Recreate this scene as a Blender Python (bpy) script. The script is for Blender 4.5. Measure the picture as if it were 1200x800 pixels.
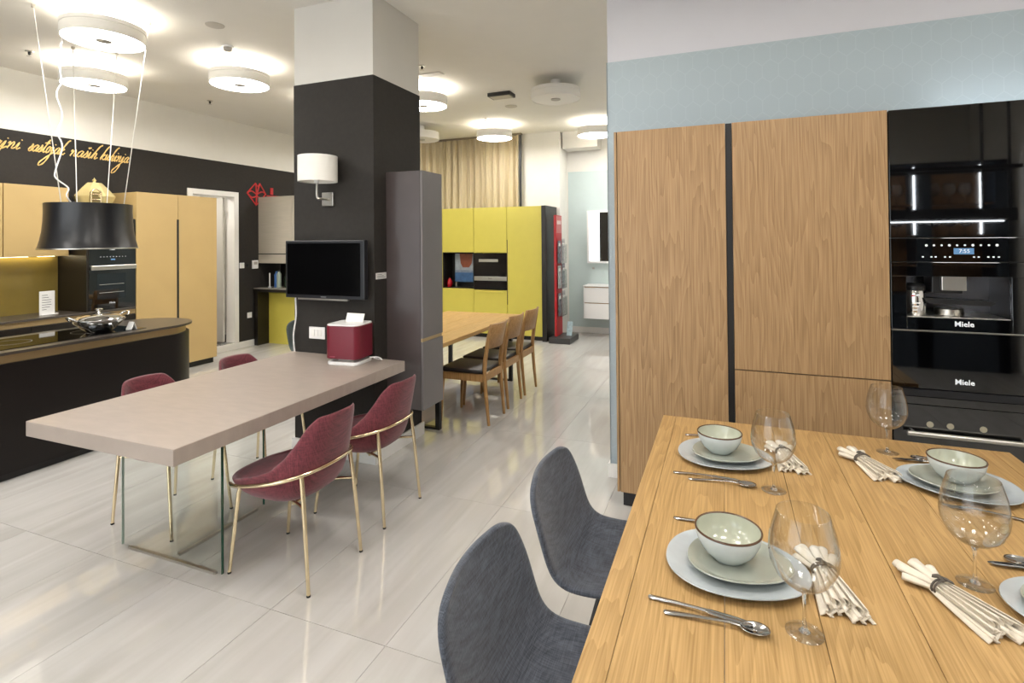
import bpy, bmesh, math, random
from mathutils import Vector, Matrix
random.seed(7)
for o in list(bpy.data.objects): bpy.data.objects.remove(o, do_unlink=True)
scene = bpy.context.scene
COL = scene.collection
R = math.radians

# ------------------------------------------------------------------ camera
cam_d = bpy.data.cameras.new('camera'); cam = bpy.data.objects.new('camera', cam_d); COL.objects.link(cam)
cam_d.sensor_width = 36; cam_d.sensor_fit = 'HORIZONTAL'; cam_d.lens = 628.87 * 36 / 1200
cam_d.shift_y = (274.09 - 400) / 1200; cam_d.clip_start = .02
yaw, pit, rol = R(21.588), R(.610), R(-.491)
F = Vector((-math.sin(yaw)*math.cos(pit), math.cos(yaw)*math.cos(pit), math.sin(pit)))
r0 = Vector((math.cos(yaw), math.sin(yaw), 0)); u0 = r0.cross(F)
rr = r0*math.cos(rol) + u0*math.sin(rol); uu = -r0*math.sin(rol) + u0*math.cos(rol)
mw = Matrix((rr, uu, -F)).transposed().to_4x4(); mw.translation = (0, 0, 1.62)
cam.matrix_world = mw
scene.camera = cam
# ------------------------------------------------------------------ world and exposure
w = bpy.data.worlds.new('world'); scene.world = w; w.use_nodes = True
bg = w.node_tree.nodes['Background']; bg.inputs[0].default_value = (.93, .97, 1, 1); bg.inputs[1].default_value = 2.2
scene.view_settings.view_transform = 'Standard'; scene.view_settings.look = 'None'
scene.view_settings.gamma = 1; scene.view_settings.use_curve_mapping = False
scene.view_settings.exposure = 0.86
LAMP = 17.0        # strength of the ring lamps' lower diffuser
LAMP_UP = 9.0     # strength of their upper glow

# ------------------------------------------------------------------ materials
def srgb(h):
    c = [int(h[i:i+2], 16)/255 for i in (0, 2, 4)]
    return tuple(x/12.92 if x <= .04045 else ((x+.055)/1.055)**2.4 for x in c) + (1,)
MATS = {}
def mat(name, col, rough=.5, metal=0, var=.04, scale=6, bump=0, bscale=80, stretch=(1, 1, 1), spec=.5, coat=0, emit=0, sheen=0, coords='Object'):
    if name in MATS: return MATS[name]
    m = bpy.data.materials.new(name); m.use_nodes = True; nt = m.node_tree; b = nt.nodes['Principled BSDF']
    c = srgb(col) if isinstance(col, str) else col
    b.inputs['Roughness'].default_value = rough; b.inputs['Metallic'].default_value = metal
    b.inputs['Specular IOR Level'].default_value = spec; b.inputs['Coat Weight'].default_value = coat
    b.inputs['Coat Roughness'].default_value = .05; b.inputs['Sheen Weight'].default_value = sheen
    tc = nt.nodes.new('ShaderNodeTexCoord'); mp = nt.nodes.new('ShaderNodeMapping'); mp.inputs['Scale'].default_value = stretch
    nt.links.new(tc.outputs[coords], mp.inputs[0])
    nz = nt.nodes.new('ShaderNodeTexNoise'); nz.inputs['Scale'].default_value = scale; nz.inputs['Detail'].default_value = 4
    nt.links.new(mp.outputs[0], nz.inputs['Vector'])
    cr = nt.nodes.new('ShaderNodeValToRGB'); cr.color_ramp.elements[0].position = .3; cr.color_ramp.elements[1].position = .7
    cr.color_ramp.elements[0].color = tuple(max(0, x*(1-var)) for x in c[:3]) + (1,)
    cr.color_ramp.elements[1].color = tuple(min(1, x*(1+var)) for x in c[:3]) + (1,)
    nt.links.new(nz.outputs[0], cr.inputs[0]); nt.links.new(cr.outputs[0], b.inputs['Base Color'])
    if bump:
        n2 = nt.nodes.new('ShaderNodeTexNoise'); n2.inputs['Scale'].default_value = bscale; nt.links.new(mp.outputs[0], n2.inputs['Vector'])
        bp = nt.nodes.new('ShaderNodeBump'); bp.inputs['Strength'].default_value = bump; bp.inputs['Distance'].default_value = .01
        nt.links.new(n2.outputs[0], bp.inputs['Height']); nt.links.new(bp.outputs[0], b.inputs['Normal'])
    if emit:
        b.inputs['Emission Color'].default_value = c; b.inputs['Emission Strength'].default_value = emit
    MATS[name] = m; return m

def oak(name, light, dark, axis, rough=.42, scale=1.0, figure=.2):
    """wood with grain along the given axis"""
    m = bpy.data.materials.new(name); m.use_nodes = True; nt = m.node_tree; b = nt.nodes['Principled BSDF']; L = nt.links.new
    tc = nt.nodes.new('ShaderNodeTexCoord'); oi = nt.nodes.new('ShaderNodeObjectInfo')
    off = nt.nodes.new('ShaderNodeVectorMath'); off.operation = 'MULTIPLY_ADD'; off.inputs[1].default_value = (7, 5, 3)
    L(oi.outputs['Random'], off.inputs[0]); L(tc.outputs['Object'], off.inputs[2])
    def mapping(k):
        mp = nt.nodes.new('ShaderNodeMapping'); s = [k[0]]*3; s[axis] = k[1]; mp.inputs['Scale'].default_value = s
        L(off.outputs[0], mp.inputs[0]); return mp
    a = mapping((5.0*scale, .42*scale)); n1 = nt.nodes.new('ShaderNodeTexNoise'); n1.inputs['Scale'].default_value = 1; n1.inputs['Detail'].default_value = 3; L(a.outputs[0], n1.inputs['Vector'])
    # cathedral rings: contour lines of a slow noise
    mu = nt.nodes.new('ShaderNodeMath'); mu.operation = 'MULTIPLY'; mu.inputs[1].default_value = 22; L(n1.outputs[0], mu.inputs[0])
    fr = nt.nodes.new('ShaderNodeMath'); fr.operation = 'FRACT'; L(mu.outputs[0], fr.inputs[0])
    f = mapping((230*scale, 3.6*scale)); n2 = nt.nodes.new('ShaderNodeTexNoise'); n2.inputs['Scale'].default_value = 1; n2.inputs['Detail'].default_value = 3; L(f.outputs[0], n2.inputs['Vector'])
    mx = nt.nodes.new('ShaderNodeMix'); mx.data_type = 'FLOAT'; mx.inputs[0].default_value = 1-figure; L(fr.outputs[0], mx.inputs[2]); L(n2.outputs[0], mx.inputs[3])
    cr = nt.nodes.new('ShaderNodeValToRGB'); e = cr.color_ramp.elements
    e[0].position = .28; e[0].color = srgb(dark); e[1].position = .66; e[1].color = srgb(light)
    L(mx.outputs[0], cr.inputs[0]); L(cr.outputs[0], b.inputs['Base Color'])
    b.inputs['Roughness'].default_value = rough; b.inputs['Specular IOR Level'].default_value = .4
    bp = nt.nodes.new('ShaderNodeBump'); bp.inputs['Strength'].default_value = .12; bp.inputs['Distance'].default_value = .004
    L(n2.outputs[0], bp.inputs['Height']); L(bp.outputs[0], b.inputs['Normal'])
    return m

def clear_glass(name, tint=(1, 1, 1, 1), power=3.5, edge=1.0):
    m = bpy.data.materials.new(name); m.use_nodes = True; nt = m.node_tree; nt.nodes.remove(nt.nodes['Principled BSDF'])
    out = nt.nodes['Material Output']; L = nt.links.new
    t = nt.nodes.new('ShaderNodeBsdfTransparent'); t.inputs[0].default_value = tint
    g = nt.nodes.new('ShaderNodeBsdfGlossy'); g.inputs['Roughness'].default_value = .02
    lw = nt.nodes.new('ShaderNodeLayerWeight'); lw.inputs[0].default_value = .5
    pw = nt.nodes.new('ShaderNodeMath'); pw.operation = 'POWER'; pw.inputs[1].default_value = power; L(lw.outputs['Facing'], pw.inputs[0])
    mu = nt.nodes.new('ShaderNodeMath'); mu.operation = 'MULTIPLY_ADD'; mu.inputs[1].default_value = .55*edge; mu.inputs[2].default_value = .035; mu.use_clamp = True
    mx = nt.nodes.new('ShaderNodeMixShader'); L(pw.outputs[0], mu.inputs[0]); L(mu.outputs[0], mx.inputs[0]); L(t.outputs[0], mx.inputs[1]); L(g.outputs[0], mx.inputs[2])
    L(mx.outputs[0], out.inputs[0]); return m

def weave(name, c1, c2, rough=.85, sc=420):
    m = bpy.data.materials.new(name); m.use_nodes = True; nt = m.node_tree; b = nt.nodes['Principled BSDF']; L = nt.links.new
    tc = nt.nodes.new('ShaderNodeTexCoord')
    vals = []
    for s in ((sc, 14, 14), (14, sc, 60), (30, 14, sc)):
        mp = nt.nodes.new('ShaderNodeMapping'); mp.inputs['Scale'].default_value = s; L(tc.outputs['Object'], mp.inputs[0])
        n = nt.nodes.new('ShaderNodeTexNoise'); n.inputs['Scale'].default_value = 1; n.inputs['Detail'].default_value = 2; L(mp.outputs[0], n.inputs['Vector']); vals.append(n)
    ad = nt.nodes.new('ShaderNodeMath'); ad.operation = 'ADD'; L(vals[0].outputs[0], ad.inputs[0]); L(vals[1].outputs[0], ad.inputs[1])
    a2 = nt.nodes.new('ShaderNodeMath'); a2.operation = 'ADD'; L(ad.outputs[0], a2.inputs[0]); L(vals[2].outputs[0], a2.inputs[1])
    d = nt.nodes.new('ShaderNodeMath'); d.operation = 'DIVIDE'; d.inputs[1].default_value = 3; L(a2.outputs[0], d.inputs[0])
    cr = nt.nodes.new('ShaderNodeValToRGB'); e = cr.color_ramp.elements; e[0].position = .38; e[0].color = srgb(c1); e[1].position = .62; e[1].color = srgb(c2)
    L(d.outputs[0], cr.inputs[0]); L(cr.outputs[0], b.inputs['Base Color']); b.inputs['Roughness'].default_value = rough; b.inputs['Sheen Weight'].default_value = .25
    bp = nt.nodes.new('ShaderNodeBump'); bp.inputs['Strength'].default_value = .25; bp.inputs['Distance'].default_value = .002; L(d.outputs[0], bp.inputs['Height']); L(bp.outputs[0], b.inputs['Normal'])
    return m

def tile_mat():
    m = bpy.data.materials.new('polished_tile'); m.use_nodes = True; nt = m.node_tree; b = nt.nodes['Principled BSDF']; L = nt.links.new
    tc = nt.nodes.new('ShaderNodeTexCoord'); oi = nt.nodes.new('ShaderNodeObjectInfo')
    off = nt.nodes.new('ShaderNodeVectorMath'); off.operation = 'MULTIPLY_ADD'; off.inputs[1].default_value = (11, 17, 0); L(oi.outputs['Random'], off.inputs[0]); L(tc.outputs['Object'], off.inputs[2])
    mp = nt.nodes.new('ShaderNodeMapping'); mp.inputs['Scale'].default_value = (9, .9, 1); mp.inputs['Rotation'].default_value = (0, 0, .06); L(off.outputs[0], mp.inputs[0])
    n = nt.nodes.new('ShaderNodeTexNoise'); n.inputs['Scale'].default_value = 1; n.inputs['Detail'].default_value = 6; n.inputs['Distortion'].default_value = .6; L(mp.outputs[0], n.inputs['Vector'])
    cr = nt.nodes.new('ShaderNodeValToRGB'); e = cr.color_ramp.elements; e[0].position = .3; e[0].color = srgb('bcb8b2'); e[1].position = .68; e[1].color = srgb('cbc8c4')
    L(n.outputs[0], cr.inputs[0]); L(cr.outputs[0], b.inputs['Base Color'])
    b.inputs['Roughness'].default_value = .03; b.inputs['Specular IOR Level'].default_value = 1.0
    return m

def pattern_wall(name, base, line):
    """wallpaper with a faint honeycomb line"""
    m = bpy.data.materials.new(name); m.use_nodes = True; nt = m.node_tree; b = nt.nodes['Principled BSDF']; L = nt.links.new
    tc = nt.nodes.new('ShaderNodeTexCoord'); mp = nt.nodes.new('ShaderNodeMapping'); mp.inputs['Scale'].default_value = (11, 0, 8); L(tc.outputs['Object'], mp.inputs[0])
    ds = []; ws = []
    for o in (0, .5):
        a = nt.nodes.new('ShaderNodeVectorMath'); a.operation = 'ADD'; a.inputs[1].default_value = (o, 0, o*1.732); L(mp.outputs[0], a.inputs[0])
        w_ = nt.nodes.new('ShaderNodeVectorMath'); w_.operation = 'WRAP'; w_.inputs[1].default_value = (.5, 1, .866); w_.inputs[2].default_value = (-.5, -1, -.866); L(a.outputs[0], w_.inputs[0])
        l = nt.nodes.new('ShaderNodeVectorMath'); l.operation = 'LENGTH'; L(w_.outputs[0], l.inputs[0]); ds.append(l); ws.append(w_)
    s = nt.nodes.new('ShaderNodeMath'); s.operation = 'SUBTRACT'; L(ds[0].outputs['Value'], s.inputs[0]); L(ds[1].outputs['Value'], s.inputs[1])
    ab = nt.nodes.new('ShaderNodeMath'); ab.operation = 'ABSOLUTE'; L(s.outputs[0], ab.inputs[0])
    lt = nt.nodes.new('ShaderNodeMath'); lt.operation = 'LESS_THAN'; lt.inputs[1].default_value = .035; L(ab.outputs[0], lt.inputs[0])
    tot = lt
    for i in (0, 1):
        sp = nt.nodes.new('ShaderNodeSeparateXYZ'); L(ws[i].outputs[0], sp.inputs[0])
        ax = nt.nodes.new('ShaderNodeMath'); ax.operation = 'ABSOLUTE'; L(sp.outputs[0], ax.inputs[0])
        g1 = nt.nodes.new('ShaderNodeMath'); g1.operation = 'GREATER_THAN'; g1.inputs[1].default_value = .48; L(ax.outputs[0], g1.inputs[0])
        g2 = nt.nodes.new('ShaderNodeMath'); g2.operation = 'LESS_THAN'; L(ds[i].outputs['Value'], g2.inputs[0]); L(ds[1-i].outputs['Value'], g2.inputs[1])
        an = nt.nodes.new('ShaderNodeMath'); an.operation = 'MULTIPLY'; L(g1.outputs[0], an.inputs[0]); L(g2.outputs[0], an.inputs[1])
        o_ = nt.nodes.new('ShaderNodeMath'); o_.operation = 'MAXIMUM'; L(tot.outputs[0], o_.inputs[0]); L(an.outputs[0], o_.inputs[1]); tot = o_
    lt = tot
    mx = nt.nodes.new('ShaderNodeMix'); mx.data_type = 'RGBA'; mx.inputs[6].default_value = srgb(base); mx.inputs[7].default_value = srgb(line); L(lt.outputs[0], mx.inputs[0])
    L(mx.outputs[2], b.inputs['Base Color']); b.inputs['Roughness'].default_value = .6; return m

WHITE = mat('white_paint', 'e6e3dc', .8, var=.015)
CEIL = mat('ceiling_paint', 'e6e3dc', .9, var=.01)
BLACKPAPER = mat('black_wallpaper', '27231f', .8, var=.12, scale=30, bump=.15, bscale=260)
TRIMW = mat('white_trim', 'eceae6', .45, var=.01)
DARK = mat('dark_laminate', '19140f', .35, var=.08, bump=.03, bscale=300)
ISLAND = mat('dark_brown_lacquer', '130d0b', .4, var=.08, spec=.35)
BROWN = mat('brown_gloss_panel', '4a4140', .3, var=.05)
GREYDOOR = mat('grey_taupe_door', '6b6666', .4, var=.03)
GOLD = mat('matt_gold_lacquer', 'bda16c', .38, var=.03, scale=3)
GOLDGLASS = mat('gold_back_glass', '86733a', .12, var=.05)
CHAMP = mat('champagne_metal', 'b59c72', .35, .6, var=.04)
CTOP = mat('dark_stone_worktop', '4a433c', .3, var=.07, scale=40)
BGLASS = mat('black_glass', '050506', .03, var=.05, spec=.5)
BGLASS.node_tree.nodes['Principled BSDF'].inputs['IOR'].default_value = 1.95
BLACK = mat('matt_black', '121112', .4, var=.06)
STEEL = mat('brushed_steel', 'c6c2ba', .28, 1, var=.05, scale=4, stretch=(1, 60, 1))
SLAM = mat('steel_laminate', 'bdb5a6', .32, .25, var=.05, scale=3, stretch=(1, 1, 20))
CHROME = mat('chrome', 'e2e2e2', .05, 1, var=.02)
BRASS = mat('pale_gold_metal', 'e4d2ae', .18, 1, var=.03)
LIME = mat('lime_lacquer', 'cfc255', .35, var=.02)
TAUPE = mat('taupe_stone', 'a3968c', .36, var=.05, scale=9, stretch=(1, 3, 1))
WINE = weave('burgundy_fabric', '4c1820', '7d343f')
SLATE = weave('slate_fabric', '2a2e37', '565c68')
TEAL = mat('teal_grey_fabric', '47504f', .8, var=.06)
LEATHER = mat('dark_leather', '2b2422', .42, var=.06, bump=.1, bscale=150)
REDP = mat('red_lacquer', 'b32026', .35, var=.03)
REDT = mat('burgundy_plastic', '701a2b', .35, var=.03)
WPLAST = mat('white_plastic', 'efeeec', .35, var=.01)
SHADE = mat('white_lamp_shade', 'f0ede6', .7, var=.02)
CURT = mat('beige_curtain', 'c4b595', .85, var=.06, scale=25, stretch=(6, 1, .3), sheen=.2)
LAMPW = mat('lamp_metal_white', 'e9e6e0', .5, var=.01)
DIFF_ON = mat('lamp_diffuser_lit', (1, .975, .94, 1), .5, var=0, emit=LAMP)
UP_ON = mat('lamp_upper_glow', (1, .95, .86, 1), .5, var=0, emit=LAMP_UP)
DIFF_OFF = mat('lamp_diffuser_unlit', 'e8e6e2', .4, var=.01)
GREYC = mat('grey_cap', 'b0aba3', .5, var=.03)
LED = mat('led_strip', (.9, .95, 1, 1), .5, var=0, emit=16)
LEDW = mat('warm_led_strip', (1, .88, .6, 1), .5, var=0, emit=9)
OAKZ = oak('oak_vertical', 'aa8a64', '886a47', 2, figure=.18)
OAKY = oak('oak_along_table', 'bc9966', '987748', 1, figure=.17)
OAKX = oak('oak_across', 'ba9768', '98774c', 0)
OAKLY = oak('light_oak_table', 'c9a468', 'a67f45', 1)
OAKC = oak('chair_oak', 'b48b5a', '8d6739', 2)
OAKD = oak('display_back_oak', 'a87c4e', '80592f', 2)
TILE = tile_mat()
GROUT = mat('grout', 'a8a39c', .8, var=.03)
BLUEWALL = pattern_wall('pale_blue_wallpaper', 'a6b3ba', 'adbac0')
BLUEWALL2 = mat('pale_blue_green_paint', 'c5d3d2', .7, var=.015)
GLASS = clear_glass('clear_glass', (.96, .965, .965, 1), 2.2, 1.25)
PANE = clear_glass('table_glass', (.97, .985, .975, 1), 4.0, .5)
ACRYL = clear_glass('acrylic', (.93, .94, .94, 1), 3.0, 1.0)
def real_glass(name):
    m = bpy.data.materials.new(name); m.use_nodes = True; b = m.node_tree.nodes['Principled BSDF']
    b.inputs['Transmission Weight'].default_value = 1; b.inputs['Roughness'].default_value = 0; b.inputs['IOR'].default_value = 1.48; b.inputs['Base Color'].default_value = (.98, .99, .99, 1); return m
CRYSTAL = real_glass('crystal_glass')
GEDGE = mat('green_glass_edge', '1d4a39', .1, var=.05)
LANT = mat('gold_lantern_glass', 'dccb92', .15, .35, var=.1)
CELADON = mat('celadon_glaze', 'a7ab9f', .18, var=.04, scale=20, coat=.6)
PALEBLUE = mat('pale_blue_glaze', 'b6bdc0', .16, var=.04, scale=25, coat=.6)
BOWLG = mat('bowl_glaze', 'bcc4c4', .15, var=.05, scale=25, coat=.6)
RIMB = mat('brown_glaze_rim', '5a4334', .25, var=.1)
BOWLI = mat('bowl_inner_glaze', 'b5b8a6', .15, var=.06, scale=18, coat=.6)
LINEN = mat('cream_linen', 'ddd3c2', .9, var=.04, scale=60, bump=.2, bscale=400, sheen=.2)
TWINE = mat('grey_twine', '5b544c', .9, var=.15, scale=90)
MIRROR = mat('mirror_silver', 'f2f4f4', .01, 1, var=0)
PAPER = mat('printed_paper', 'e8e6e2', .6, var=.02)
BROC1 = mat('brochure_dark_print', '77727a', .4, var=.9, scale=22)
BROC2 = mat('brochure_grey_print', 'b5b0b0', .4, var=.5, scale=18)
DOORG = mat('grey_door_leaf', 'c4c0b8', .55, var=.02)
INK = mat('dark_ink', '4a4a4c', .6, var=.1)
LETTER = mat('gold_lettering', 'e6c47a', .4, .15, var=.05)
REDLINE = mat('red_emblem_paint', 'c22a2c', .5, var=.03)
POSTB = mat('poster_blue', '3f6691', .4, var=.25, scale=15)
POSTG = mat('poster_grey', '9ba3a8', .4, var=.2, scale=15)
POSTR = mat('poster_rust', '8a4a30', .4, var=.15, scale=15)
TVS = mat('tv_screen', '020203', .12, var=0, spec=.35)
TVF = mat('tv_bezel', '1d1e22', .3, var=.03)
SCREENB = mat('display_blue', (.10, .22, .40, 1), .2, var=0, emit=.12)
GLYPH = mat('white_print', (.8, .82, .85, 1), .5, var=0, emit=.1)
BLUEB = mat('blue_bottle', '2f5f9e', .3, var=.05)
GREENB = mat('grey_green_bottle', '8f9a8c', .3, var=.05)
OVWIN = mat('oven_window', '1c2226', .05, var=.2, scale=3, spec=.7)

# ------------------------------------------------------------------ builders
def wloc(o):
    v = Vector((0, 0, 0))
    while o: v += o.location; o = o.parent
    return v
def link(me, name, m, parent=None, center=True, smooth=False):
    if center and len(me.vertices):
        lo = Vector([min(v.co[i] for v in me.vertices) for i in range(3)]); hi = Vector([max(v.co[i] for v in me.vertices) for i in range(3)])
        c = (lo+hi)/2; me.transform(Matrix.Translation(-c))
    else: c = Vector((0, 0, 0))
    o = bpy.data.objects.new(name, me); COL.objects.link(o)
    if m: me.materials.append(m)
    if parent: o.parent = parent; o.location = c - wloc(parent)
    else: o.location = c
    if smooth:
        for p in me.polygons: p.use_smooth = True
    return o
def from_bm(bm, name, m, parent=None, smooth=False):
    bmesh.ops.recalc_face_normals(bm, faces=bm.faces)
    me = bpy.data.meshes.new(name); bm.to_mesh(me); bm.free()
    return link(me, name, m, parent, True, smooth)
def autosmooth(o, ang=35):
    me = o.data
    for p in me.polygons: p.use_smooth = True
    me.update()
    try: me.set_sharp_from_angle(angle=R(ang))
    except Exception: pass
    return o
def add_box(bm, x, y, z, b=0, seg=2):
    ret = bmesh.ops.create_cube(bm, size=1); vs = ret['verts']
    for v in vs:
        v.co = Vector((x[0] + (v.co.x+.5)*(x[1]-x[0]), y[0] + (v.co.y+.5)*(y[1]-y[0]), z[0] + (v.co.z+.5)*(z[1]-z[0])))
    if b:
        es = list({e for v in vs for e in v.link_edges})
        bmesh.ops.bevel(bm, geom=es, offset=b, segments=seg, affect='EDGES', profile=.5)
def box(name, x, y, z, m, parent=None, b=.0015, seg=2):
    bm = bmesh.new(); add_box(bm, x, y, z, b, seg); return from_bm(bm, name, m, parent)
def boxes(name, lst, m, parent=None, b=.0):
    bm = bmesh.new()
    for x, y, z in lst: add_box(bm, x, y, z, b)
    return from_bm(bm, name, m, parent)
def lathe(name, prof, m, parent=None, at=(0, 0, 0), seg=40, ang=40, axis='z'):
    bm = bmesh.new(); rings = []
    for r, z in prof:
        if r < 1e-6: rings.append([bm.verts.new((0, 0, z))])
        else: rings.append([bm.verts.new((r*math.cos(2*math.pi*i/seg), r*math.sin(2*math.pi*i/seg), z)) for i in range(seg)])
    for a, b in zip(rings, rings[1:]):
        for i in range(seg):
            j = (i+1) % seg
            if len(a) == 1 and len(b) == 1: continue
            if len(a) == 1: bm.faces.new((a[0], b[i], b[j]))
            elif len(b) == 1: bm.faces.new((a[i], a[j], b[0]))
            else: bm.faces.new((a[i], a[j], b[j], b[i]))
    if axis == 'y': bmesh.ops.rotate(bm, verts=bm.verts, matrix=Matrix.Rotation(R(90), 3, 'X'))
    if axis == 'x': bmesh.ops.rotate(bm, verts=bm.verts, matrix=Matrix.Rotation(R(90), 3, 'Y'))
    bmesh.ops.translate(bm, verts=bm.verts, vec=Vector(at))
    return autosmooth(from_bm(bm, name, m, parent), ang)
def smooth_path(pts, n=6, closed=False):
    pts = [Vector(p) for p in pts]; out = []; N = len(pts)
    for i in range(N if closed else N-1):
        if closed: p0, p1, p2, p3 = pts[(i-1) % N], pts[i], pts[(i+1) % N], pts[(i+2) % N]
        else: p0, p1, p2, p3 = pts[max(i-1, 0)], pts[i], pts[i+1], pts[min(i+2, N-1)]
        for k in range(n):
            t = k/n
            out.append(.5*((2*p1) + (p2-p0)*t + (2*p0-5*p1+4*p2-p3)*t*t + (3*p1-p0-3*p2+p3)*t**3))
    if not closed: out.append(pts[-1])
    return out
def add_tube(bm, pts, r, seg=8, closed=False, flat=1.0, up=None):
    pts = [Vector(p) for p in pts]; n = len(pts); rs = r if isinstance(r, (list, tuple)) else [r]*n
    t0 = (pts[1]-pts[0]).normalized(); ref = Vector(up) if up else (Vector((0, 0, 1)) if abs(t0.z) < .9 else Vector((1, 0, 0)))
    nrm = (ref - t0*ref.dot(t0)).normalized(); rings = []
    for i, p in enumerate(pts):
        if closed: t = (pts[(i+1) % n]-pts[i-1]).normalized()
        else: t = (pts[min(i+1, n-1)]-pts[max(i-1, 0)]).normalized()
        nrm = (nrm - t*nrm.dot(t)).normalized(); bi = t.cross(nrm)
        rings.append([bm.verts.new(p + (nrm*math.cos(2*math.pi*k/seg)*flat + bi*math.sin(2*math.pi*k/seg))*rs[i]) for k in range(seg)])
    prs = list(zip(rings, rings[1:])) + ([(rings[-1], rings[0])] if closed else [])
    for a, b in prs:
        for k in range(seg): bm.faces.new((a[k], a[(k+1) % seg], b[(k+1) % seg], b[k]))
    if not closed: bm.faces.new(rings[0][::-1]); bm.faces.new(rings[-1])
def tube(name, pts, r, m, parent=None, seg=8, closed=False, flat=1.0, up=None, ang=50):
    bm = bmesh.new(); add_tube(bm, pts, r, seg, closed, flat, up); return autosmooth(from_bm(bm, name, m, parent), ang)
def prism(name, pts, axis, lo, hi, m, parent=None, b=0):
    bm = bmesh.new()
    def P(a, c, h): return {0: (h, a, c), 1: (a, h, c), 2: (a, c, h)}[axis]
    A = [bm.verts.new(P(a, c, lo)) for a, c in pts]; B = [bm.verts.new(P(a, c, hi)) for a, c in pts]
    bm.faces.new(A); bm.faces.new(B[::-1]); n = len(pts)
    for i in range(n): bm.faces.new((A[i], A[(i+1) % n], B[(i+1) % n], B[i]))
    if b:
        bmesh.ops.recalc_face_normals(bm, faces=bm.faces)
        es = [e for f in bm.faces if len(f.verts) > 4 for e in f.edges]; bmesh.ops.bevel(bm, geom=list(set(es)), offset=b, segments=2, affect='EDGES')
    return autosmooth(from_bm(bm, name, m, parent), 30)
def grid_mesh(name, rows, m, parent=None, closed_u=False, thick=0, sub=0, smooth=True):
    bm = bmesh.new(); V = [[bm.verts.new(p) for p in r] for r in rows]
    for a, b in zip(V, V[1:]):
        n = len(a)
        for i in range(n if closed_u else n-1): bm.faces.new((a[i], a[(i+1) % n], b[(i+1) % n], b[i]))
    o = from_bm(bm, name, m, parent, smooth)
    if thick: s = o.modifiers.new('thickness', 'SOLIDIFY'); s.thickness = thick; s.offset = 0
    if sub: s = o.modifiers.new('smooth', 'SUBSURF'); s.levels = sub; s.render_levels = sub
    return o
def text(name, s, size, loc, rot, m, parent=None, ext=.0006, space=1.0, bold=0):
    cu = bpy.data.curves.new(name, 'FONT'); cu.body = s; cu.size = size; cu.extrude = ext; cu.align_x = 'CENTER'; cu.align_y = 'CENTER'; cu.space_character = space; cu.offset = bold; cu.resolution_u = 2
    t = bpy.data.objects.new('tmp', cu); COL.objects.link(t); bpy.context.view_layer.update()
    me = bpy.data.meshes.new_from_object(t.evaluated_get(bpy.context.evaluated_depsgraph_get())); bpy.data.objects.remove(t); me.materials.clear()
    from mathutils import Euler
    me.transform(Matrix.Translation(loc) @ Euler(rot).to_matrix().to_4x4()); me.name = name
    return link(me, name, m, parent)
def tag(o, label, cat, group=None):
    o['label'] = label; o['category'] = cat
    if group: o['group'] = group
    return o
def struct(o): o['kind'] = 'structure'; return o
def thing(name, label, cat, loc=(0, 0, 0), group=None):
    o = bpy.data.objects.new(name, None); COL.objects.link(o); o.location = loc; o.empty_display_size = .1
    return tag(o, label, cat, group)
def dup(root, loc, rotz=0, label=None, group=None):
    def cp(o, par):
        c = o.copy(); COL.objects.link(c); c.parent = par
        for ch in o.children: cp(ch, c)
        return c
    c = cp(root, None); c.location = loc; c.rotation_euler = (0, 0, rotz)
    if label: c['label'] = label
    if group: c['group'] = group
    return c

# ================================================================== THE SETTING
XL, XR, YB, YF, ZC = -6.9, 3.2, 9.15, -2.8, 3.445
fl = struct(box('floor', (XL-.2, XR+.2), (YF-.2, YB+.2), (-.08, -.003), GROUT, b=0))
tile_me = {}
def tile(x0, x1, y0, y1):
    k = (round(x1-x0, 3), round(y1-y0, 3))
    if k not in tile_me:
        bm = bmesh.new(); add_box(bm, (-k[0]/2, k[0]/2), (-k[1]/2, k[1]/2), (-.008, 0), 0, 1)
        me = bpy.data.meshes.new('floor_tile'); bm.to_mesh(me); bm.free(); me.materials.append(TILE); tile_me[k] = me
    o = bpy.data.objects.new('floor_tile', tile_me[k]); COL.objects.link(o); o.parent = fl
    o.location = Vector(((x0+x1)/2, (y0+y1)/2, 0)) - fl.location
xs = sorted({XL+.001, XR-.001} | {round(-.68+.6*k, 3) for k in range(-10, 7) if XL < -.68+.6*k < XR})
ys = sorted({YF+.001, YB-.001} | {round(1.82+1.2*k, 3) for k in range(-4, 8) if YF < 1.82+1.2*k < YB})
for a, b in zip(xs, xs[1:]):
    for c, d in zip(ys, ys[1:]): tile(a+.001, b-.001, c+.001, d-.001)
struct(box('ceiling', (XL-.2, XR+.2), (YF-.2, YB+.2), (ZC, ZC+.1), CEIL, b=0))

# left wall with a raised doorway
D0, D1, DZ0, DZ1 = 5.30, 6.005, .10, 2.315
wl = struct(boxes('wall_left', [((XL-.15, XL), (YF, D0), (0, ZC)), ((XL-.15, XL), (D1, YB), (0, ZC)), ((XL-.15, XL), (D0, D1), (DZ1, ZC)), ((XL-.15, XL), (D0, D1), (0, DZ0))], WHITE))
BZ = 2.81
boxes('wallpaper', [((XL, XL+.004), (YF, D0-.06), (.09, BZ)), ((XL, XL+.004), (D1+.06, YB-.46), (.09, BZ)), ((XL, XL+.004), (D0-.06, D1+.06), (DZ1+.055, BZ))], BLACKPAPER, wl)
struct(box('baseboard_left', (XL, XL+.018), (4.3, 6.36), (0, .095), TRIMW))
dr = struct(boxes('trim_1', [((XL-.155, XL+.022), (D0-.065, D0+.012), (DZ0, DZ1+.06)), ((XL-.155, XL+.022), (D1-.012, D1+.065), (DZ0, DZ1+.06)), ((XL-.155, XL+.022), (D0+.012, D1-.012), (DZ1-.012, DZ1+.06))], TRIMW, b=.002)); dr['label'] = 'white door frame in the black wall'
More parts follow.
